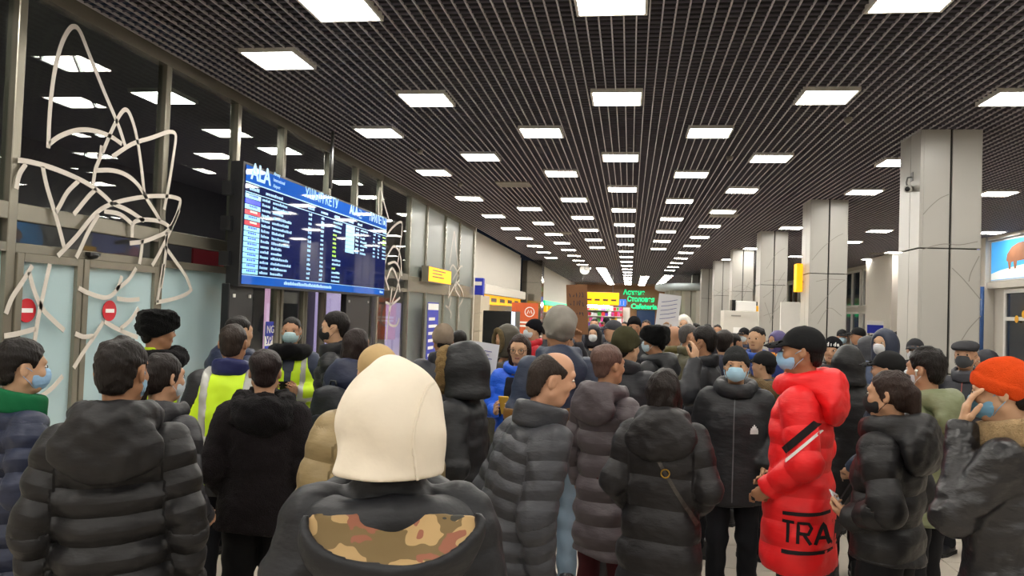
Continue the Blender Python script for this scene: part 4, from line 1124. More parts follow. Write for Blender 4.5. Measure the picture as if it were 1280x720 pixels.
            at = s.jacket.data.attributes.new('seam', 'FLOAT', 'POINT'); at.data.foreach_set('value', (ph + 20).astype(np.float32))
        # lower colour panel
        if g('two'):
            z0, c2 = g('two')
            f2 = lambda P: smax(f(P) - .005, P[:, 2] - (z0 + .02 * np.sin(P[:, 0] * 7)), .01)
            s.add('lower_panel', f2, (-.5, -.4, hem - .06), (.5, .4, z0 + .06), s.hc, fabric(c2, kind))
        cz = g('collar', 'stand')
        if cz == 'stand':
            def fc(P):
                R = np.sqrt(P[:, 0] ** 2 + ((P[:, 1] - .0) * .92) ** 2)
                zc = 1.490 - .22 * P[:, 1]
                q = np.sqrt((R - .082 - b * .3) ** 2 + (np.maximum(np.abs(P[:, 2] - zc) - .032, 0)) ** 2)
                return q - .016 - b * .25 + .003 * wob(P, 30, s.seed)
            s.add('collar', fc, (-.2, -.2, 1.35), (.2, .2, 1.6), max(.009, s.hc), fabric(g('colc', c), g('colk', kind)))
        elif cz == 'hood':      # hood lying on the back
            hs_ = g('hs', 1.0)
            def fc(P):
                y = P[:, 1]
                R = np.sqrt(P[:, 0] ** 2 + ((y + .015) * .9) ** 2)
                zc = 1.487 - .06 * y
                ring = np.sqrt((R - .104) ** 2 + ((P[:, 2] - zc) * .75) ** 2) - (.033 + b * .4) * hs_ * np.interp(y, [-.1, .12], [1.12, .72])
                bag = ell(P, (0, -.135 - b * .6, 1.405), (.150 * hs_ + b * .5, .055 + b * .4, .105 * hs_))
                d = smin(ring, bag, .05)
                d = smax(d, -capd(P, (0, .012, 1.44), (0, .02, 1.7), .066, .08), .02)
                return d + .007 * wob(P, 20, s.seed) + .004 * wob(P, 48, s.seed)
            s.add('hood', fc, (-.28, -.34, 1.2), (.28, .2, 1.64), max(.009, s.hc), fabric(g('hoodc', c), g('hoodk', kind)))
        elif cz == 'fur':
            def fc(P):
                y = P[:, 1]; R = np.sqrt(P[:, 0] ** 2 + ((y) * .9) ** 2); zc = 1.465 + .1 * y
                d = np.sqrt((R - .125) ** 2 + ((P[:, 2] - zc) * .8) ** 2) - .058
                d = smin(d, ell(P, (0, -.12, 1.41), (.15, .07, .10)), .05)
                d = smax(d, -capd(P, (0, .02, 1.44), (0, .05, 1.7), .06, .08), .02)
                return d + .010 * wob(P, 34, s.seed) + .006 * wob(P, 90, s.seed)
            s.add('fur_collar', fc, (-.26, -.3, 1.25), (.26, .25, 1.62), max(.008, s.hc), fabric(g('colc', '#1a1514'), 'fur'))
        # zip down the front
        if g('zip'):
            s.decal('zip', [[(0, 1.43), (0, 1.2), (0, 1.0), (0, hem + .03)]], .008, fabric(g('zip'), 'cloth'), front=True)
        if g('vest'): s.make_vest()
    def march(s, P, D, f=None, off=.004):
        f = f or s.fj; P = np.array(P, float); D = A3(D)
        t = np.zeros(len(P))
        for _ in range(60):
            d = f(P + t[:, None] * D); t += np.clip(d, -.05, .05) * .7
        return P + (t - off)[:, None] * D
    def decal(s, name, lines, width, M, front=False, org=None, U=None, Vv=None, D=None, off=.004, parent=None):
        """ribbons laid on the jacket: 2-D lines in the plane (U, V) thrown along D onto the cloth"""
        if front: org, U, Vv, D = A3((0, .6, 0)), A3((1, 0, 0)), A3((0, 0, 1)), A3((0, -1, 0))
        for L in lines:
            pts = []
            for a, b in zip(L[:-1], L[1:]):
                a, b = A3(a), A3(b); n = max(1, int(np.linalg.norm(b - a) / .015))
                pts += [a + (b - a) * i / n for i in range(n)]
            pts.append(A3(L[-1])); n = len(pts)
            rows = []
            for i in range(n):
                t = pts[min(i + 1, n - 1)] - pts[max(i - 1, 0)]; t = t / (np.linalg.norm(t) + 1e-9); nn = A3((-t[1], t[0]))
                e = 0
                for o in (-.5, 0, .5): rows.append(pts[i] + nn * o * width)
            P3 = np.stack([org + U * r[0] + Vv * r[1] for r in rows])
            P3 = s.march(P3, D, off=off)
            Fc = []
            for i in range(n - 1):
                for j in range(2):
                    a = i * 3 + j; Fc.append((a, a + 1, a + 4, a + 3))
            mesh(name, s.tf(P3), Fc, M, parent or s.root, True)
    def make_vest(s):
        mv = mat('hi_vis_yellow', '#c3e616', rough=.6, var=.06, emit=0.0); mr = mat('reflective_tape', '#a9a9a4', rough=.35, metal=.3, var=.05)
        def core(P, o):
            d = s.fj(P) - o
            d = smax(d, np.abs(P[:, 0]) - np.interp(P[:, 2], [.8, 1.2, 1.34, 1.5], [.26, .235, .165, .15]), .01)
            d = smax(d, .82 - P[:, 2], .01)
            return smax(d, -capd(P, (0, .07, 1.50), (0, .14, 1.16), .06, .02), .01) if True else d
        v = s.add('hi_vis_vest', lambda P: core(P, .010), (-.3, -.3, .78), (.3, .3, 1.52), s.hc, mv)
        def tape(P):
            a = np.minimum(np.abs(np.abs(P[:, 0]) - .125) - .026, np.abs(P[:, 2] - 1.06 - .12 * np.abs(P[:, 0])) - .03)
            return smax(core(P, .0145), a, .004)
        s.add('reflective_tape', tape, (-.3, -.3, .78), (.3, .3, 1.52), s.hc * .8, mr, v)

    # ---- hair, hats, hoods, masks
    def make_top(s):
        g = s.k.get; hat = g('hat'); hair = g('hair', 'short'); h = s.hf * 1.25
        hc = fabric(g('hairc', '#140f0d'), 'hair'); sd_ = s.seed; vol = g('vol', 0.0) - (.006 if hat else 0)
        if hair and hat not in ('hood', 'furhood'):
            def fh(q):
                d = ell(q, (0, -.013, .036), (.0805 + vol * .5, .101 + vol * .4, .090 + vol))
                nap = ell(q, (0, -.045, -.03), (.062 + vol * .4, .056, .06)); d = smin(d, nap, .03)
                if hair == 'bald': d = smax(d - .001, .55 * (q[:, 1] - .005) + .84 * (q[:, 2] - .075), .02)
                tex = .0035 * wob(q, 70, sd_) + .0025 * wob(q, 150, sd_) + (.006 * wob(q, 34, sd_) * np.clip((q[:, 2] - .05) * 20, 0, 1))
                d = d + tex * (0.15 if hair == 'bald' else 1)
                d = smax(d, hairline(q, g('hl', .064)), .014)
                if hair in ('long', 'bob'):
                    ln = .20 if hair == 'long' else .10
                    c = capd(q, (0, -.035, .0), (0, -.055, -ln), .092, .075); c = smin(c, capd(q, (-.07, .0, .0), (-.075, -.005, -ln), .026, .022), .03); c = smin(c, capd(q, (.07, .0, .0), (.075, -.005, -ln), .026, .022), .03)
                    c = smax(c, q[:, 1] - .035, .03); c = c + .006 * np.sin(q[:, 0] * 90 + 3 * wob(q, 15, sd_)) + .004 * wob(q, 40, sd_)
                    d = smin(d, c, .02)
                if hair in ('bun', 'tail'):
                    side = ell(q, (0, -.01, .0), (.083, .085, .055)); d = smin(d, smax(side, q[:, 1] - .02, .02), .02)
                if hair == 'bun': d = smin(d, ell(q, (0, -.105, .045), (.045, .04, .045)), .02)
                if hair == 'tail': d = smin(d, capd(q, (0, -.11, .02), (0, -.13, -.14), .035, .02), .02)
                if hair == 'puff': d = smin(d, ell(q, (.0, -.03, .055), (.087, .1, .075)) + .005 * wob(q, 45, sd_), .02)
                return d
            s.addh('hair', fh, hc, h=h, r=.26 if hair in ('long', 'bob', 'tail') else .2, drop=.06 if hair == 'long' else 0)
        hm = fabric(g('hatc', '#17181a'), g('hatk', 'knit'))
        if hat == 'beanie':
            tall = g('tall', .0)
            def fbn(q):
                d = ell(q, (0, -.015 - tall * .4, .040 + tall * .3), (.086 + tall * .38, .107 + tall * .45, .098 + tall * .45))
                e = q[:, 2] - (np.clip(-.010 + .5 * q[:, 1], -.055, .036) + g('low', 0))
                cuff = smax(d - .008, e - .055, .006)
                d = smin(d, cuff, .006) - .0016 * np.sin(np.arctan2(q[:, 0], q[:, 1] + .01) * 46) * (s.depth < 6)
                d = d + .0045 * wob(q, 22, sd_) + tall * .16 * wob(q, 30, sd_)
                return smax(d, -e, .008)
            s.hat = s.addh('beanie', fbn, hm, h=h)
        elif hat == 'cap':
            def fcp(q):
                d = ell(q, (0, -.011, .036), (.086, .106, .094)) + .0012 * wob(q, 40, sd_)
                d = smax(d, -(q[:, 2] - (.010 + .22 * q[:, 1])), .006)
                br = np.stack([q[:, 0], q[:, 1], q[:, 2] + 4.5 * q[:, 0] ** 2 + .25 * (q[:, 1] - .1)], 1)
                b = smax(ell(br, (0, .10, .042), (.078, .088, .011)), .055 - q[:, 1], .005)
                d = smin(d, b, .008); d = smin(d, ell(q, (0, -.012, .128), (.009, .009, .006)), .003)
                return d
            s.hat = s.addh('cap', fcp, fabric(g('hatc', '#141416'), 'cloth'), h=min(h, .009))
        elif hat == 'flatcap':
            def ffc(q):
                p = np.stack([q[:, 0], q[:, 1], q[:, 2] + .22 * q[:, 1]], 1)
                d = ell(p, (0, .008, .074), (.105, .135, .040)); d = smin(d, ell(q, (0, -.012, .05), (.09, .11, .06)), .02)
                d = smin(d, ell(p, (0, .115, .062), (.07, .05, .012)), .01)
                return smax(d, -(q[:, 2] - (.03 + .1 * q[:, 1])), .006)
            s.hat = s.addh('flat_cap', ffc, fabric(g('hatc', '#2c2c30'), 'cloth'), h=h)
        elif hat == 'ushanka':
            def fu(q):
                p = np.abs((q - A3((0, -.010, .056))) / A3((.104, .118, .092)))
                d = ((p ** 3.8).sum(1) ** (1 / 3.8) - 1) * .085
                d = smin(d, ell(q, (0, .095, .06), (.085, .035, .055)), .02)
                for sd in (-1, 1): d = smin(d, ell(q, (sd * .09, -.02, .02), (.022, .07, .06)), .02)
                d = d + .006 * wob(q, 60, sd_) + .004 * wob(q, 130, sd_)
                return smax(d, -(q[:, 2] + .022 - .42 * q[:, 1]), .008)
            s.hat = s.addh('fur_hat', fu, fabric(g('hatc', '#0d0c0d'), 'fur'), h=h)
        elif hat in ('hood', 'furhood'):
            w_ = g('hoodw', 1.0)
            def outer(q):
                d = ell(q, (0, -.022, .014), (.108 * w_, .130 * w_, .128 * w_))
                return smin(d, capd(q, (0, -.03, -.04), (0, -.04, -.14), .110 * w_, .128 * w_), .06) + g('hwob', .006) * wob(q, 19, sd_)
            def opening(q): return ell(q, (0, .165, -.015), (.082 * w_, .125, .118 * w_))
            def fhd(q):
                o = outer(q); d = smax(o, -(o + max(.018, 2.4 * max(.008, s.hf * 1.4))), .006); d = smax(d, -opening(q), .012)
                return smax(d, -g('hoodz', .17) - q[:, 2], .01)
            s.hat = s.addh('hood', fhd, fabric(g('hoodc', g('jc', '#1b1b1f')), g('hoodk', g('jk', 'nylon'))), h=max(.008, s.hf * 1.4), r=.22)
            if hat == 'furhood':
                def frm(q): return smax(np.sqrt(outer(q) ** 2 + opening(q) ** 2) - g('trimr', .026) + .007 * wob(q, 70, sd_) + .004 * wob(q, 150, sd_), -.17 - q[:, 2], .01)
                s.addh('fur_trim', frm, fabric(g('trimc', '#6e5a40'), 'fur'), h=max(.008, s.hf * 1.3), r=.24)
        if g('mask'):
            mm = mat('mask_%s' % g('mask').lstrip('#'), g('mask'), rough=.8, var=.05)
            pl = g('pleat', True)
            def fm(q):
                d = smin(ell(q, (0, .022, -.045), (.067, .086, .072)), ell(q, (0, .065, -.035), (.034, .05, .05)), .04)
                if pl: d = d - .0016 * np.sin(q[:, 2] * 330)
                e = smax(q[:, 2] - (-.002 + .18 * (q[:, 1] - .1)), -.108 - q[:, 2], .01)
                d = smax(d, e, .008)
                return smax(d, .018 + .55 * np.maximum(0, -q[:, 2] - .06) - q[:, 1], .006)
            mk = s.addh('face_mask', fm, mm, h=min(h, .008), r=.16)
            if s.depth < 7:
                for sd in (-1, 1):
                    for z0, z1 in ((-.018, .014), (-.085, -.03)):
                        tube('ear_loop', [s.hp_((sd * .062, .03, z0)), s.hp_((sd * .077, .008, (z0 + z1) / 2)), s.hp_((sd * .082, -.02, z1))], .0016, mm, mk, 5)
        if g('glasses'):
            mg = mat('glasses_frame', '#1a1412', rough=.3)
            go = None
            for sd in (-1, 1):
                pts = [s.hp_((sd * .034 + .024 * math.cos(t), .103 - abs(math.cos(t)) * .004, .0 + .019 * math.sin(t))) for t in np.linspace(0, 2 * math.pi, 17)]
                o = tube('glasses', pts, .0022, mg, s.root, 5)
                tube('temple', [s.hp_((sd * .058, .098, .004)), s.hp_((sd * .079, .03, .006)), s.hp_((sd * .084, -.02, .0))], .002, mg, o, 5)
    # a point of this person's own space, in the hall
    def world(s, p):
        p = s.tf(A3(p)[None])[0]
        return s.root.matrix_basis @ Vector(p)
    def dirw(s, d):
        return (Matrix.Rotation(s.root.rotation_euler[2], 3, 'Z') @ Vector(d))
# ------------------------------------------------------------------ the crowd
P_ = {}
def person(key, *a, **k): P_[key] = Person(*a, **k); return P_[key]
HD = dict(d=(0, .8, .3), n=(0, 0, 1))

# nearest: white hood over a black jacket with camouflage lined hood
p = person('white_hood', 'person seen from behind in a white hood and black jacket with camouflage hood lining', 496, 447, 1.85, 2, hy=-16, extra=.045, hat='hood', hoodw=1.1, hoodz=.12, hoodc='#e2d7c5', hoodk='cloth', hwob=.008, hair=None,
           jc='#1a1b1f', js='parka', bulk=.02, hem=.74, collar=None, ra='pocket', la='pocket', wr=.007, eyes=False)
m_camo = bpy.data.materials.new('camouflage'); m_camo.use_nodes = True
nt = m_camo.node_tree; bs = nt.nodes['Principled BSDF']; tc = nt.nodes.new('ShaderNodeTexCoord'); prev = None
for i, (c, sc_, th) in enumerate((('#6f5b38', 11, .54), ('#8a5540', 14, .58), ('#34332c', 12, .63))):
    mp = nt.nodes.new('ShaderNodeMapping'); mp.inputs['Location'].default_value = (i * 3.1, i * 1.7, i); no = nt.nodes.new('ShaderNodeTexNoise'); no.inputs['Scale'].default_value = sc_; no.inputs['Detail'].default_value = 2
    gt = nt.nodes.new('ShaderNodeMath'); gt.operation = 'GREATER_THAN'; gt.inputs[1].default_value = th; mx = nt.nodes.new('ShaderNodeMix'); mx.data_type = 'RGBA'
    nt.links.new(tc.outputs['Object'], mp.inputs[0]); nt.links.new(mp.outputs[0], no.inputs['Vector']); nt.links.new(no.outputs['Fac'], gt.inputs[0]); nt.links.new(gt.outputs[0], mx.inputs[0])
    mx.inputs[7].default_value = (*lin(c), 1)
    if prev is None: mx.inputs[6].default_value = (*lin('#ab8d60'), 1)
    else: nt.links.new(prev, mx.inputs[6])
    prev = mx.outputs[2]
nt.links.new(prev, bs.inputs['Base Color'])
bs.inputs['Roughness'].default_value = .8; MATS['camouflage'] = m_camo
def bowl(P): return ell(P, (0, -.20, 1.43), (.205, .115, .15)) + .006 * wob(P, 18, 1)
cut = lambda P: (P[:, 2] - (1.435 + .5 * (P[:, 1] + .2) + .8 * P[:, 0] ** 2))
far = lambda P: P[:, 1] + .150 + .9 * P[:, 0] ** 2
p.add('jacket_hood', lambda P: smax(smax(smax(bowl(P), -(bowl(P) + .022), .01), cut(P), .016), far(P), .012), (-.28, -.36, 1.2), (.28, .0, 1.56), .009, p.jm)
p.add('camouflage_lining', lambda P: smax(smax(bowl(P) + .012, cut(P) + .028 - .30 * np.maximum(0, P[:, 1] + .24) + .004 * wob(P, 30, 2), .012), far(P) - .004, .01), (-.28, -.36, 1.2), (.28, .0, 1.62), .009, m_camo)
def roll(P):
    R = np.sqrt((P[:, 0] * .72) ** 2 + (P[:, 1] * .9) ** 2); zc = 1.455 + .12 * P[:, 1] - .05 * np.abs(P[:, 0]) / .2
    return np.sqrt((R - .118) ** 2 + ((P[:, 2] - zc) * .85) ** 2) - .05 + .006 * wob(P, 16, 3)
p.add('collar_roll', roll, (-.32, -.3, 1.3), (.32, .3, 1.6), .010, p.jm)

person('boy', 'young man in profile with a light blue mask and green collar under a navy puffer', 29, 427, 3.25, -72, jc='#20263c', js='puffer', pitch=.10, hem=.72, collar='stand', colc='#12613a', colk='cloth', mask='#93b9dc', hair='short', vol=.014, ra='pocket', la='pocket', pants='#171b2c')
person('puffer_back', 'man seen from behind in a black quilted puffer with folded hood and short dark hair', 155, 423, 2.65, -12, hy=-14, jc='#151416', js='puffer', pitch=.098, amp=.014, hem=.66, collar='hood', hs=1.15, hair='short', ra='down', la='down', mask='#8fb6d4', hairc='#1a1513')
person('grey_coat_woman', 'dark-haired woman in a charcoal hooded coat behind the black quilted puffer man', 206, 442, 3.45, -48, jc='#26262a', js='puffer', pitch=.12, amp=.008, hem=.45, collar='hood', hair='tail', hairc='#1b1412', ra='pocket', la='down', mask='#b9c4cc')
person('fur_hat_guard', 'guard in a black fur hat and yellow reflective vest, in profile by the doors', 199, 384, 5.0, -75, extra=.055, hat='ushanka', hatc='#070707', jc='#17181d', js='plain', hem=.72, collar='fur', colc='#121012', vest=True, ra='low', la='low', hair='short', skin='#a87b5e')
person('navy_man', 'man in a dark navy jacket turned away behind the yellow-vested man', 300, 396, 5.7, -60, jc='#20283f', js='plain', bulk=.02, hem=.72, collar='hood', hs=.9, hair='short', ra='low', la='pocket')
p6 = person('vest_back', 'man seen from behind in a yellow reflective vest with grey tape over black sleeves', 293, 406, 4.6, -15, jc='#17181c', js='plain', bulk=.022, hem=.74, collar='stand', colc='#1a2050', vest=True, hair='short', hairc='#2b221d', ra='low', la='down')
person('fur_coat_woman', 'woman seen from behind in a black fur coat with a broad fur collar', 333, 437, 3.9, -4, extra=.02, jc='#1d191b', js='fur', jk='fur', bulk=.01, hem=.80, flare=.04, collar='fur', colc='#121012', hair='puff', hairc='#231a1a', ra='pocket', la='pocket', pants='#0f0f12', pbulk=.01)
p8 = person('guard_front', 'masked guard facing us in a yellow reflective vest and black fur collar', 365, 397, 6.5, 172, jc='#262e42', js='plain', bulk=.012, hem=.74, collar='fur', colc='#0f0e10', vest=True, hair='short', mask='#a3bfc4', ra='phone', la='phone',
            rh=dict(d=(-.22, .8, .4), n=(-.95, -.1, .15), curl=(.22, .25, .28, .3)), lh=dict(d=(.22, .8, .4), n=(.95, -.1, .15), t=-1, curl=(.22, .25, .28, .3)), pants='#1b2238')
person('puffer_left_profile', 'man in profile with a black mask and black quilted puffer facing the guard', 419, 391, 6.0, 78, jc='#1b1c1f', js='puffer', pitch=.09, hem=.55, collar='stand', hair='short', vol=.01, mask='#0d0d10', pleat=False, pants='#1c2742', jeans=True, ra='low', la='pocket')
p10 = person('navy_backpack_woman', 'dark-haired woman in a navy hooded coat wearing a dark backpack', 447, 411, 5.4, -38, jc='#262b40', js='puffer', pitch=.1, amp=.008, hem=.62, collar='hood', hair='bob', hairc='#241a18', ra='low', la='low')
person('tan_coat', 'person in a tan padded coat and fuzzy tan cap half hidden by the white hood', 473, 428, 3.2, 8, extra=.03, jc='#917e5a', js='puffer', pitch=.13, hem=.5, collar='stand', hat='cap', hatc='#b1966b', hatk='fur', hair='short', ra='low', la='down', bulk=.03)
person('grey_cap_man', 'person seen from behind in a grey-brown knit cap and dark grey coat', 554, 407, 6.2, 12, hat='beanie', hatc='#857768', jc='#2f3036', js='plain', bulk=.02, hem=.5, collar='stand', hair='short', ra='pocket', la='pocket')
person('behind_grey_cap', 'dark-haired person showing only above the grey-brown knit cap wearer', 574, 413, 7.6, 15, jc='#24252b', js='plain', hem=.7, hair='short', collar='hood')
person('fur_hood_parka', 'person seen from behind in a long black parka with a brown fur-trimmed hood up', 578, 428, 4.1, 72, extra=.03, hat='furhood', hoodw=1.05, jc='#191a1d', js='parka', hem=.42, hair=None, collar=None, ra='down', la='pocket', eyes=False, trimc='#7a6442', trimr=.036, bulk=.012)
p15 = person('blue_coat_woman', 'long-haired woman with glasses in an open bright blue coat looking at a gold phone', 650, 418, 6.0, 160, hy=8, hp=-8, jc='#1f5ad0', js='puffer', amp=.005, seamk=.2, hem=.62, collar='hood', hair='long', hairc='#2b1d18', glasses=True, ra='phone', la='phone', skin='#c09878', hl=.07,
             rh=dict(d=(-.22, .8, .4), n=(-.95, -.1, .15), curl=(.22, .25, .28, .3)), lh=dict(d=(.22, .8, .4), n=(.95, -.1, .15), t=-1, curl=(.22, .25, .28, .3)), two=None)
p15.add('dark_top', lambda P: smax(p15.fj(P) - .006, np.maximum(np.abs(P[:, 0]) - .085, np.maximum(.03 - P[:, 1], np.maximum(P[:, 2] - 1.42, .75 - P[:, 2]))), .012), (-.2, 0, .7), (.2, .3, 1.5), .016, fabric('#17171f', 'cloth'))
p16 = person('paper_person', 'person in a khaki fur-edged hood holding up a white paper behind the blue coat', 633, 408, 7.0, 125, hat='furhood', trimc='#5e5138', jc='#3d382c', js='parka', hem=.6, hair=None, collar=None, ra='down', la='paper', lh=dict(d=(0, .6, .6), n=(.3, .5, -.5), curl=(.7, .75, .8, .85)))
person('red_jacket_beanie', 'person in a black beanie, white mask and red jacket behind the blue coat woman', 667, 400, 9.2, 105, hat='beanie', hatc='#121216', jc='#b01f2b', js='plain', hem=.8, mask='#c9cfd6', hair='short', collar='stand', ra='low', la='low')
p17 = person('grey_beanie', 'tall man in a big grey slouchy beanie with navy and brown jacket and pale jeans', 699, 383, 5.1, 10, extra=.05, hat='beanie', hatc='#8f8b84', tall=.035, low=-.032, jc='#262f42', js='plain', bulk=.02, hem=.86, two=(1.19, '#6f4c1e'), collar='hood', hair=None, ra='down', la='down', pants='#8499ac', jeans=True, hy=12)
person('balding_man', 'balding man in profile leaning forward in a dark grey quilted jacket', 691, 441, 3.2, -62, hy=-14, hp=-2, lean=.25, jc='#303136', js='puffer', pitch=.075, amp=.007, vee=2.5, seamk=.35, hem=.72, collar='stand', hair='bald', hairc='#2a201b', ra='down', la='down', pants='#222c4a', jeans=True, skin='#b98c70', bulk=.01)
person('brown_coat_woman', 'short-haired woman in a long grey-brown quilted coat with burgundy trousers', 762, 433, 4.5, -38, hy=-10, jc='#4b4347', js='puffer', pitch=.14, hem=.5, collar='hood', hs=1.1, hair='puff', hairc='#5c463f', bulk=-.008, ra='down', la='down', pants='#3d161b', shoec='#141214')
person('olive_beanie', 'man seen from behind in an olive beanie and dark jacket stretching out one arm', 784, 410, 5.45, -25, hy=-12, hat='beanie', hatc='#3b3a28', tall=.015, extra=.03, jc='#222327', js='plain', bulk=.02, hem=.75, collar='stand', hair='short', ra=((.43, .10, 1.34), (.42, .24, 1.56)), la='down', rh=dict(d=(0, .2, 1), n=(-1, .2, 0)))
person('black_fur_hat', 'man in profile with a black fur hat, glasses, mask and black jacket', 819, 405, 6.8, 68, extra=.05, hat='ushanka', hatc='#070707', jc='#1d1e21', js='plain', bulk=.018, hem=.75, collar='hood', mask='#b4c9d2', glasses=True, hair='short', ra='low', la='low')
person('grey_cap_far', 'man in a dark grey cap in profile near the hall centre', 766, 401, 9.0, 95, hat='cap', hatc='#3c3c40', jc='#35363a', js='plain', collar='stand', hair='short', ra='low', la='low')
person('black_beanie_far', 'man in a black beanie facing us beyond the olive beanie', 793, 397, 9.6, 180, hat='beanie', hatc='#141416', jc='#26272b', js='plain', collar='stand', hair='short')
person('black_hood_far', 'woman in a black hood and pale mask beyond the cardboard sign', 742, 407, 10.2, 175, hat='hood', jc='#1b1b20', js='plain', collar=None, hair=None, mask='#cfd3d6')
p25 = person('sign_holder', 'dark-haired person holding up a brown cardboard sign', 706, 415, 7.4, 172, jc='#2a2a30', js='plain', hair='short', collar='stand', la=((.23, .16, 1.46), (.17, .26, 1.68)), ra='down', lh=dict(d=(0, .15, 1), n=(0, 1, 0), curl=(.5, .55, .6, .6)))
person('bald_far', 'bald man in an olive jacket turned away near the hall centre', 842, 409, 8.8, 40, jc='#5a5230', js='plain', hair=None, collar='stand', skin='#b08468', extra=.0)
person('grey_hair_far', 'grey-haired man in profile in an olive jacket near the hall centre', 862, 406, 7.8, -65, jc='#4c4834', js='plain', hair='short', hairc='#4a4644', collar='stand')
person('white_hood_far', 'person in a white hood facing us in the far crowd', 855, 395, 11.0, 178, hat='hood', hoodc='#d8d4cc', hoodk='knit', jc='#4a4a50', js='plain', collar=None, hair=None)
person('black_mask_man', 'man with swept dark hair, black mask and black jacket in profile', 879, 410, 6.15, 72, jc='#17181d', js='plain', bulk=.02, hem=.7, collar='stand', mask='#0e0e11', pleat=False, hair='short', vol=.014, ra='low', la='low')
person('navy_hood_back', 'person seen from behind with bushy dark hair and navy padded hood', 906, 414, 7.05, -12, jc='#1e2233', js='puffer', collar='hood', hair='puff', hairc='#221c1a', ra='low', la='low')
person('dark_hair_back', 'dark-haired person turned away beside the navy padded hood', 918, 417, 8.2, -40, jc='#232735', js='plain', hair='short', collar='hood')
person('bun_far', 'person with a top bun in the far crowd by the white cabinet', 884, 405, 12.9, 10, jc='#2a2a30', js='plain', hair='bun', collar='stand')
person('blue_collar_man', 'bare-faced young man with short hair and blue jacket before the white cabinet', 946, 409, 7.7, 176, hy=-18, jc='#23366e', js='plain', hair='short', collar='stand', colc='#23499a', ra='down', la='down', skin='#c09878', hl=.07)
p32 = person('black_jacket_front', 'masked man facing us in a black beanie and black zipped jacket with white emblem', 921, 434, 5.0, 178, hat='beanie', hatc='#2b2c2d', extra=.022, jc='#1c1d21', js='plain', bulk=.03, hem=.72, collar='hood', hs=1.05, mask='#a6cfe4', hair='short', zip='#5a5a5e', ra='pocket', la='pocket', skin='#c09878', pants='#131419', wr=.004)
p33 = person('long_puffer_woman', 'dark-haired person seen from behind in a long black puffer coat with a shoulder strap', 831, 461, 3.85, -4, jc='#1d1b1d', js='puffer', pitch=.17, amp=.011, seamk=.5, hem=.30, flare=.03, collar='hood', hs=1.2, hair='bob', hairc='#1d1614', ra='pocket', la='pocket', bulk=.006)
person('fur_collar_cap', 'man in a black cap with a brown fur collar in profile', 955, 437, 6.1, 62, hat='cap', hatc='#151517', extra=.03, jc='#1f2636', js='plain', bulk=.02, collar='fur', colc='#6b5940', hair='short', ra='low', la='low')
p35 = person('red_jacket', 'man in profile wearing a bright red quilted jacket, black cap and blue mask', 1003, 406, 4.0, 82, hat='cap', hatc='#131315', extra=.03, jc='#e01c20', js='puffer', pitch=.12, amp=.006, seamk=.3, hem=.60, flare=.03, bulk=.012, collar='hood', hs=1.15, mask='#97bfe0', hair='short', ra='pocket', la='pocket', pants='#141418')
p36 = person('lettered_beanie', 'person in a black beanie with white lettering behind the red jacket', 1041, 423, 7.0, 165, hat='beanie', hatc='#131316', jc='#1f2024', js='plain', collar='stand', hair='short')
person('black_hood_back', 'person seen from behind in a black hood and long black coat beside the red jacket', 1060, 431, 5.65, 15, extra=.03, hat='hood', jc='#161618', js='parka', hem=.45, bulk=.02, collar=None, hair=None, ra='low', la='low')
person('navy_hood_mask', 'person with a pale mask in a navy hood and blue-grey jacket', 1105, 411, 7.2, 150, extra=.03, hat='hood', hoodc='#2a3040', jc='#3f4b66', js='plain', collar=None, hair=None, mask='#c6c6ca')
person('grey_hood', 'person in a dark grey hood turned to the side before the right wall', 1083, 420, 8.7, 70, extra=.03, hat='hood', jc='#35363b', js='plain', collar=None, hair=None)
person('black_cap_navy', 'man in a black cap and navy jacket behind the woman with the black mask', 1110, 437, 5.0, 72, hat='cap', hatc='#151516', extra=.03, jc='#222a3c', js='plain', collar='stand', hair='short', ra='low', la='low', bulk=.015)
p40 = person('black_mask_woman', 'woman with tied dark hair, black mask and short black puffer in profile', 1112, 464, 3.5, 70, jc='#171618', js='puffer', pitch=.15, amp=.012, hem=.86, bulk=.014, collar='hood', hs=1.2, hair='tail', hairc='#2a1d18', mask='#0d0d0f', pleat=False, ra='pocket', la=((.25, -.09, 1.14), (.17, .11, 1.06)), lh=dict(d=(.3, .8, .1), n=(.6, 0, .7), curl=(.5, .55, .6, .65)), pants='#0f0f12', pbulk=.012, skin='#b58a6c', solec='#d8d6d0')
p41 = person('olive_jacket', 'man in profile with a white mask, earbud and pale olive jacket', 1157, 437, 4.3, 62, jc='#747a5c', js='puffer', pitch=.13, amp=.005, seamk=.25, hem=.80, collar='hood', hair='short', vol=.016, mask='#c3c8d0', ra='low', la='low', pants='#121216', skin='#b58a6c')
person('cap_far_right', 'man in a dark cap facing us before the big grey column', 1144, 422, 7.9, 172, hat='cap', hatc='#26262a', extra=.03, jc='#2b2b31', js='plain', collar='stand', hair='short', mask='#d6d6d8')
person('flat_cap', 'man in a grey flat cap and grey mask facing us in a dark jacket', 1207, 425, 6.3, 168, hat='flatcap', extra=.02, jc='#1d1e25', js='plain', collar='stand', colc='#3a3a40', hair='short', mask='#3c3e42', pleat=False, zip='#8a4a44', ra='pocket', la='pocket')
person('dark_hood_right', 'person in a dark hood beyond the flat cap man', 1231, 439, 7.8, 120, hat='hood', jc='#25262e', js='plain', collar=None, hair=None)
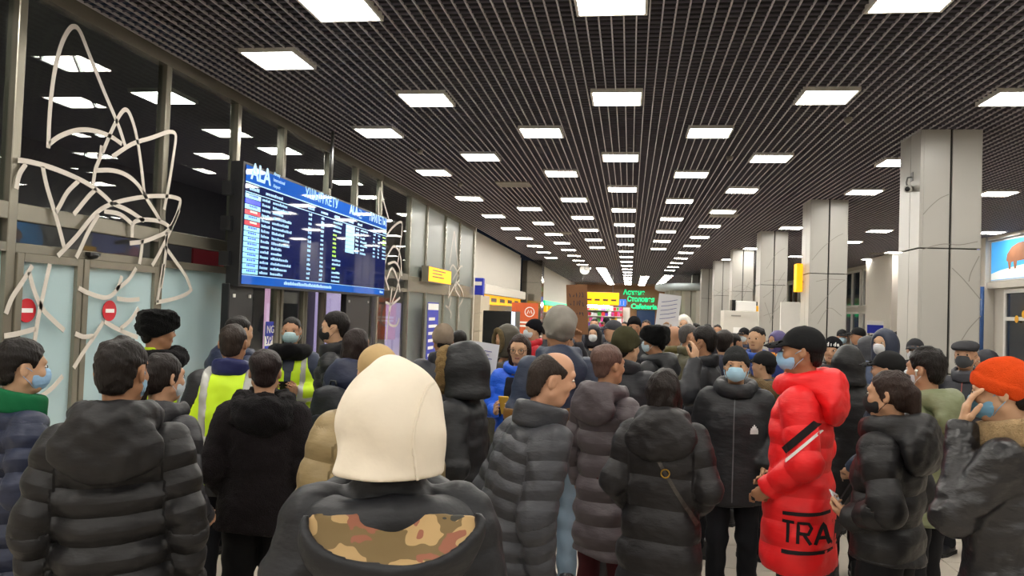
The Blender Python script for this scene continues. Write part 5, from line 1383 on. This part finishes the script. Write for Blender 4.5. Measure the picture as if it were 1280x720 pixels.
p45 = person('orange_beanie', 'man in a bright orange beanie and black leather jacket with his hand to his face', 1252, 449, 2.95, 84, hat='beanie', hatc='#d2481a', extra=.02, jc='#19181b', jk='leather', js='plain', bulk=.018, hem=.84, collar='stand', colc='#a98f6b', colk='fur', hair='short', mask='#6fa3c4', hp=-8, la=((.225, .14, 1.185), (.075, .14, 1.505)), ra=((.24, -.05, 1.13), (.225, .04, .93)),
             lh=dict(d=(.0, -.15, 1), n=(.25, -1, 0), t=-1, curl=(.25, .3, .3, .35)), rh=dict(d=(0, .5, -.6), n=(-1, 0, 0)), pants='#1f2844', jeans=True, wr=.008, hy=0)
person('purple_hood', 'person in a purple hood with a bright orange collar beside the blue collar man', 971, 415, 9.2, 130, hat='hood', hoodc='#4d4470', jc='#d98a1c', js='plain', collar='stand', hair=None, ra='low', la='low')
# stitched seam of the white hood
w0 = P_['white_hood']
def seam_line(q):
    d = ell(q, (0, -.022, .014), (.108 * 1.1, .130 * 1.1, .128 * 1.1)); d = smin(d, capd(q, (0, -.03, -.04), (0, -.04, -.14), .110 * 1.1, .128 * 1.1), .06) + .008 * wob(q, 19, w0.seed)
    r = np.sqrt((d - .0) ** 2 + (q[:, 0] - .082 - .10 * q[:, 2] - 2.0 * (q[:, 2] - .02) ** 2 * .6) ** 2) - .0036
    return np.maximum(r, np.maximum(q[:, 1] + .01, -.118 - q[:, 2]))
w0.addh('hood_seam', seam_line, w0.hat.data.materials[0], h=.0036)
# far crowd
rf = random.Random(21)
FAR = [('person in black by the far window wall', 1053, 409, 12.5, 190, '#26262c'), ('person in a dark jacket beyond the grey hood', 1072, 416, 11.5, 100, '#2c2d34'), ('person in a black cap far behind the navy hood', 1122, 414, 12.0, 200, '#22232a'),
       ('person in black at the kiosk end of the hall', 808, 398, 13.5, 170, '#202126'), ('person with pale mask in front of the kiosk', 743, 402, 14.5, 180, '#2b2c33'), ('person in grey waiting near the hall end', 781, 398, 17.0, 160, '#3b3c40'),
       ('person in navy waiting near the hall end', 758, 400, 19.0, 10, '#232a3d'), ('person in brown waiting near the hall end', 829, 401, 13.0, 30, '#4a3c30'), ('person in dark green among the far crowd', 870, 403, 12.5, -60, '#2c3328'),
       ('person in charcoal among the far crowd by the columns', 897, 404, 14.0, 180, '#2e2f33'), ('person in dark blue beside the far white cabinet', 930, 408, 12.0, 150, '#262e44'),
       ('person in a black coat near the big grey column', 1092, 421, 10.0, 80, '#1d1d22'), ('person in dark grey near the shop fronts', 706, 404, 12.0, 20, '#33343a'), ('person in black near the orange poster', 684, 407, 10.5, -30, '#202025')]
for i, (lb, px, tp, dp, yw, c) in enumerate(FAR):
    person('far%d' % i, lb, px, tp, dp, yw, jc=c, js='plain', collar=rf.choice(('stand', 'hood')), hair='short', hat=rf.choice((None, None, 'beanie', 'cap')), mask=rf.choice((None, '#c8d2d8', '#a9c4d4')), ra='low', la='low', res=1.3, stature=1.68 + .08 * rf.random())
print('sdf triangles', MESHSTAT[0])
# ------------------------------------------------------------------ what they carry and wear
m_phone = mat('phone_black', '#0c0d10', rough=.2); m_gold = mat('phone_gold', '#c9a63c', rough=.35, metal=.3); m_paper = mat('paper', '#d9d9dc', rough=.8, var=.03)
m_ink = mat('ink', '#3a3f8a', rough=.8, var=0)
def phone(P, pos, tilt, name, lab, back, size=(.072, .008, .15)):
    o = empty(name, P.world(pos), P.root.rotation_euler[2], 1, lab, 'phone')
    R = Matrix.Rotation(tilt, 4, 'X')
    for nm, lo, hi, M in (('case', (-size[0] / 2, 0, -size[2] / 2), (size[0] / 2, size[1], size[2] / 2), back), ('screen', (-size[0] / 2 + .004, -.001, -size[2] / 2 + .006), (size[0] / 2 - .004, 0, size[2] / 2 - .006), m_blackgloss)):
        b = box(nm, lo, hi, M, o, .003 if nm == 'case' else 0); b.matrix_local = R
def mid(P, sd, f=.09, out=.035):
    hs = P.k['rh' if sd > 0 else 'lh']; d = A3(hs['d']); d = d / np.linalg.norm(d); n = A3(hs['n']); n = n / np.linalg.norm(n)
    return P.arms[sd][2] + d * f + n * out
a, b = mid(p8, 1, .07), mid(p8, -1, .07); phone(p8, (a + b) / 2 + A3((0, .005, .02)), -.9, 'smartphone', 'black phone in the hands of the guard facing us', m_phone)
a, b = mid(p15, 1, .07), mid(p15, -1, .07); phone(p15, (a + b) / 2 + A3((0, .005, .03)), -.5, 'smartphone', 'gold phone in the hands of the woman in blue', m_gold, (.08, .01, .16))
# paper in a raised hand
c = mid(p16, -1, .10); o = empty('paper_sheet', p16.world(c), 0, 1, 'white paper sheet held up beside the blue coat woman', 'paper')
q0 = [(x, .012 * math.sin(x * 14), z) for z in (0.0, .1, .2, .3) for x in (-.13, -.065, 0, .065, .13)]
vs = [(x, y + dy, z - .03) for dy in (0, .002) for x, y, z in q0]; fc = []
for r in range(3):
    for k in range(4):
        i = r * 5 + k; fc += [(i, i + 1, i + 6, i + 5), (20 + i, 25 + i, 26 + i, 21 + i)]
sh = mesh('sheet', vs, fc, m_paper, o, True)
lines = [((-.09, -.004, z), (-.09 + w_, -.001, z + .006)) for z, w_ in ((.2, .17), (.17, .15), (.14, .18), (.11, .12), (.08, .16))]
for lo, hi in lines: box('printed_line', (lo[0], -.016, lo[2]), (hi[0], -.013, hi[2]), m_ink, o)
o.rotation_euler = (0, .12, -.15)
# cardboard sign
c = p25.world(mid(p25, -1, .09, .021)); a0 = atd(715, 371, 7.5); a1 = atd(737, 424, 7.5)
o = empty('cardboard_sign', (c.x, c.y, c.z - .02), .05, 1, 'brown cardboard sheet with handwritten words held above the crowd', 'placard')
W2, H2 = .19, .46
box('sheet', (-W2 / 2, -.006, 0), (W2 / 2, 0, H2), mat('cardboard', '#7d5638', rough=.85, var=.1), o)
rs = random.Random(3); mk = mat('marker_ink', '#2c2436', rough=.7, var=0)
for z in (.34, .26, .17):
    x = -W2 / 2 + .025
    while x < W2 / 2 - .04:
        pts = [(x + .018 * rs.random(), z + .05 * rs.random()) for _ in range(4)]
        stripe('handwriting', smoothline(pts, 3), .005, frame((0, -.008, 0), (1, 0, 0), (0, 0, 1)), .002, mk, o); x += .028
o.rotation_euler = (0, -.06, .05)
# white paper placard further back
p_ = atd(832, 415, 9.0)
pl = person('placard_holder', 'person in grey holding up a tall white paper placard', 845, 409, 9.4, 175, jc='#2d2e34', js='plain', hair='short', collar='stand', ra=((.21, .18, 1.45), (.09, .28, 1.7)), la='down', rh=dict(d=(0, .1, 1), n=(0, 1, 0), curl=(.6, .6, .6, .6)), hat='beanie')
c = pl.world(mid(pl, 1, .09, .021)); o = empty('white_placard', (c.x, c.y, c.z - .02), 0, 1, 'tall white paper placard with slanted handwriting', 'placard')
box('sheet', (-.13, -.006, 0), (.13, 0, .38), m_paper, o)
for k in range(5): stripe('handwriting', [(-.09, .08 + k * .05), (0, .1 + k * .05), (.09, .13 + k * .05)], .006, frame((0, -.008, 0), (1, 0, 0), (0, 0, 1)), .002, m_ink, o)
o.rotation_euler = (0, .1, 0)
# backpack on the navy coat
o = empty('backpack', p10.world((0, 0, 0)), p10.root.rotation_euler[2], p10.sc, 'dark backpack on the back of the woman in navy', 'backpack')
def fbp(P):
    p = np.abs((P - A3((0, -.26, 1.16))) / A3((.145, .085, .21))); d = ((p ** 3).sum(1) ** (1 / 3) - 1) * .085
    return d + .005 * wob(P, 24, 5)
V, Q = mesh_sdf(fbp, (-.2, -.4, .9), (.2, -.1, 1.42), .014); mesh('bag', V, Q, fabric('#16181f', 'nylon'), o, True)
V, Q = mesh_sdf(lambda P: smax(((np.abs((P - A3((0, -.335, 1.08))) / A3((.11, .03, .1))) ** 3).sum(1) ** (1 / 3) - 1) * .03, -10 - P[:, 2], .01), (-.15, -.4, .95), (.15, -.29, 1.2), .014); mesh('pocket', V, Q, fabric('#1c1f28', 'nylon'), o, True)
tube('handle', [(-.03, -.24, 1.36), (-.02, -.24, 1.40), (.02, -.24, 1.40), (.03, -.24, 1.36)], .008, m_black, o, 6)
# strap with gold ring on the long puffer
ORG, UU, VV_, DD = A3((0, -.6, 0)), A3((-1, 0, 0)), A3((0, 0, 1)), A3((0, 1, 0))
st = [(-.05, 1.36), (.02, 1.24), (.08, 1.14), (.15, 1.03), (.20, .95)]
p33.decal('shoulder_strap', [[(-x, z) for x, z in st]], .02, fabric('#3a3430', 'leather'), org=ORG, U=UU, Vv=VV_, D=DD, off=.008)
c = p33.march(np.array([[.03, -.6, 1.225]]), DD, off=.02)[0]
tube('strap_ring', [(c[0] + .022 * math.cos(t), c[1], c[2] + .022 * math.sin(t)) for t in np.linspace(0, 2 * math.pi, 15)], .004, mat('gold_ring', '#b58f3a', rough=.3, metal=.9), p33.root, 6)
# emblem on the black jacket
D_ = A3((0, -1, 0)); EM = fabric('#cfcfcf', 'cloth')
p32.decal('emblem', [[(-.155, 1.215), (-.105, 1.215)], [(-.155, 1.228), (-.105, 1.228)], [(-.152, 1.24), (-.108, 1.24)], [(-.143, 1.252), (-.117, 1.252)], [(-.134, 1.263), (-.126, 1.263)]], .014, EM, front=True, off=.005)
# red jacket: the camera sees the wearer's left side (local -x)
OR, UR, VR, DR = A3((-.8, 0, 0)), A3((0, -1, 0)), A3((0, 0, 1)), A3((1, 0, 0))
mb, mw2 = fabric('#1a1416', 'cloth'), fabric('#d9d4d0', 'cloth')
p35.decal('sleeve_stripe', [[(-.05, 1.175), (.10, 1.325)]], .034, mb, org=OR, U=UR, Vv=VR, D=DR, off=.005)
p35.decal('sleeve_stripe', [[(-.03, 1.14), (.115, 1.285)]], .013, mw2, org=OR, U=UR, Vv=VR, D=DR, off=.006)
z0 = .70
p35.decal('printed_bar', [[(-.045, .885), (.18, .90)], [(-.045, .71), (.18, .72)]], .017, mb, org=OR, U=UR, Vv=VR, D=DR, off=.006)
def letter(ch, x, z, w_, h_):
    if ch == 'T': return [[(x, z + h_), (x + w_, z + h_)], [(x + w_ / 2, z + h_), (x + w_ / 2, z)]]
    if ch == 'R': return [[(x, z), (x, z + h_), (x + w_ * .8, z + h_), (x + w_, z + h_ * .78), (x + w_ * .8, z + h_ * .5), (x, z + h_ * .5)], [(x + w_ * .45, z + h_ * .5), (x + w_, z)]]
    if ch == 'A': return [[(x, z), (x + w_ / 2, z + h_), (x + w_, z)], [(x + w_ * .2, z + h_ * .33), (x + w_ * .8, z + h_ * .33)]]
    if ch == 'I': return [[(x, z), (x, z + h_)], [(x - .015, z + h_), (x + .015, z + h_)], [(x - .015, z), (x + .015, z)]]
for i, ch in enumerate('TRAI'): p35.decal('printed_letter', letter(ch, -.045 + i * .074, .755, .056, .095), .015, mb, org=OR, U=UR, Vv=VR, D=DR, off=.007)
# lettering on the beanie
def beanie_text(p, s_, size):
    hm = p.hat
    for i, ch in enumerate(s_):
        ang = (i - (len(s_) - 1) / 2) * .30
        c = p.hp_((math.sin(ang) * .102, -.012 + math.cos(ang) * .124, .048)); Rm = Matrix(p.Rh.tolist())
        X = Rm @ Vector((-math.cos(ang), math.sin(ang), 0)); Y = Rm @ Vector((0, -.1, 1))
        text('lettering', ch, size, m_wht, frame(c, X, Y), p.root, .004, 'CENTER', bold=.0012)
beanie_text(p36, 'adıdas', .05)
# radio antenna of the fur-hatted guard
g4 = P_['fur_hat_guard']; c = g4.world((-.17, .13, 1.2)); o = empty('radio', c, 0, 1, 'black two-way radio with an aerial on the fur-hatted guard', 'radio')
box('body', (-.03, -.02, -.12), (.03, .02, .02), m_black, o, .005); tube('aerial', [(.015, 0, .02), (.02, 0, .24)], .006, m_black, o, 6)
# marks on the back of the yellow vest
p6.decal('printed_letter', [[(.035 + i * .03, 1.12), (.047 + i * .03, 1.16), (.059 + i * .03, 1.12)] for i in range(3)], .006, mat('vest_print', '#c8622a', rough=.6), org=ORG, U=A3((1, 0, 0)), Vv=VV_, D=DD, off=.016)
p6.decal('printed_logo', [[(.10, 1.22), (.115, 1.235), (.13, 1.22)], [(.10, 1.215), (.13, 1.205)]], .02, m_blue, org=ORG, U=A3((1, 0, 0)), Vv=VV_, D=DD, off=.016)
# earbud
c = p41.hp_((-.088, .004, -.002)); prop(lathe('earbud', [(0, -.03), (.004, -.03), (.004, -.008), (.008, -.004), (.009, .004), (.0, .01)], m_wht, p41.root, 8, tuple(c)))
# sheet of paper in the black masked woman's hand
c = mid(p40, -1, .08); o = empty('folded_note', p40.world(c), p40.root.rotation_euler[2], 1, 'folded paper note in the hand of the woman with the black mask', 'paper')
b = box('note', (-.04, 0, -.03), (.05, .004, .07), m_paper, o); b.rotation_euler = (-.6, .4, 0)
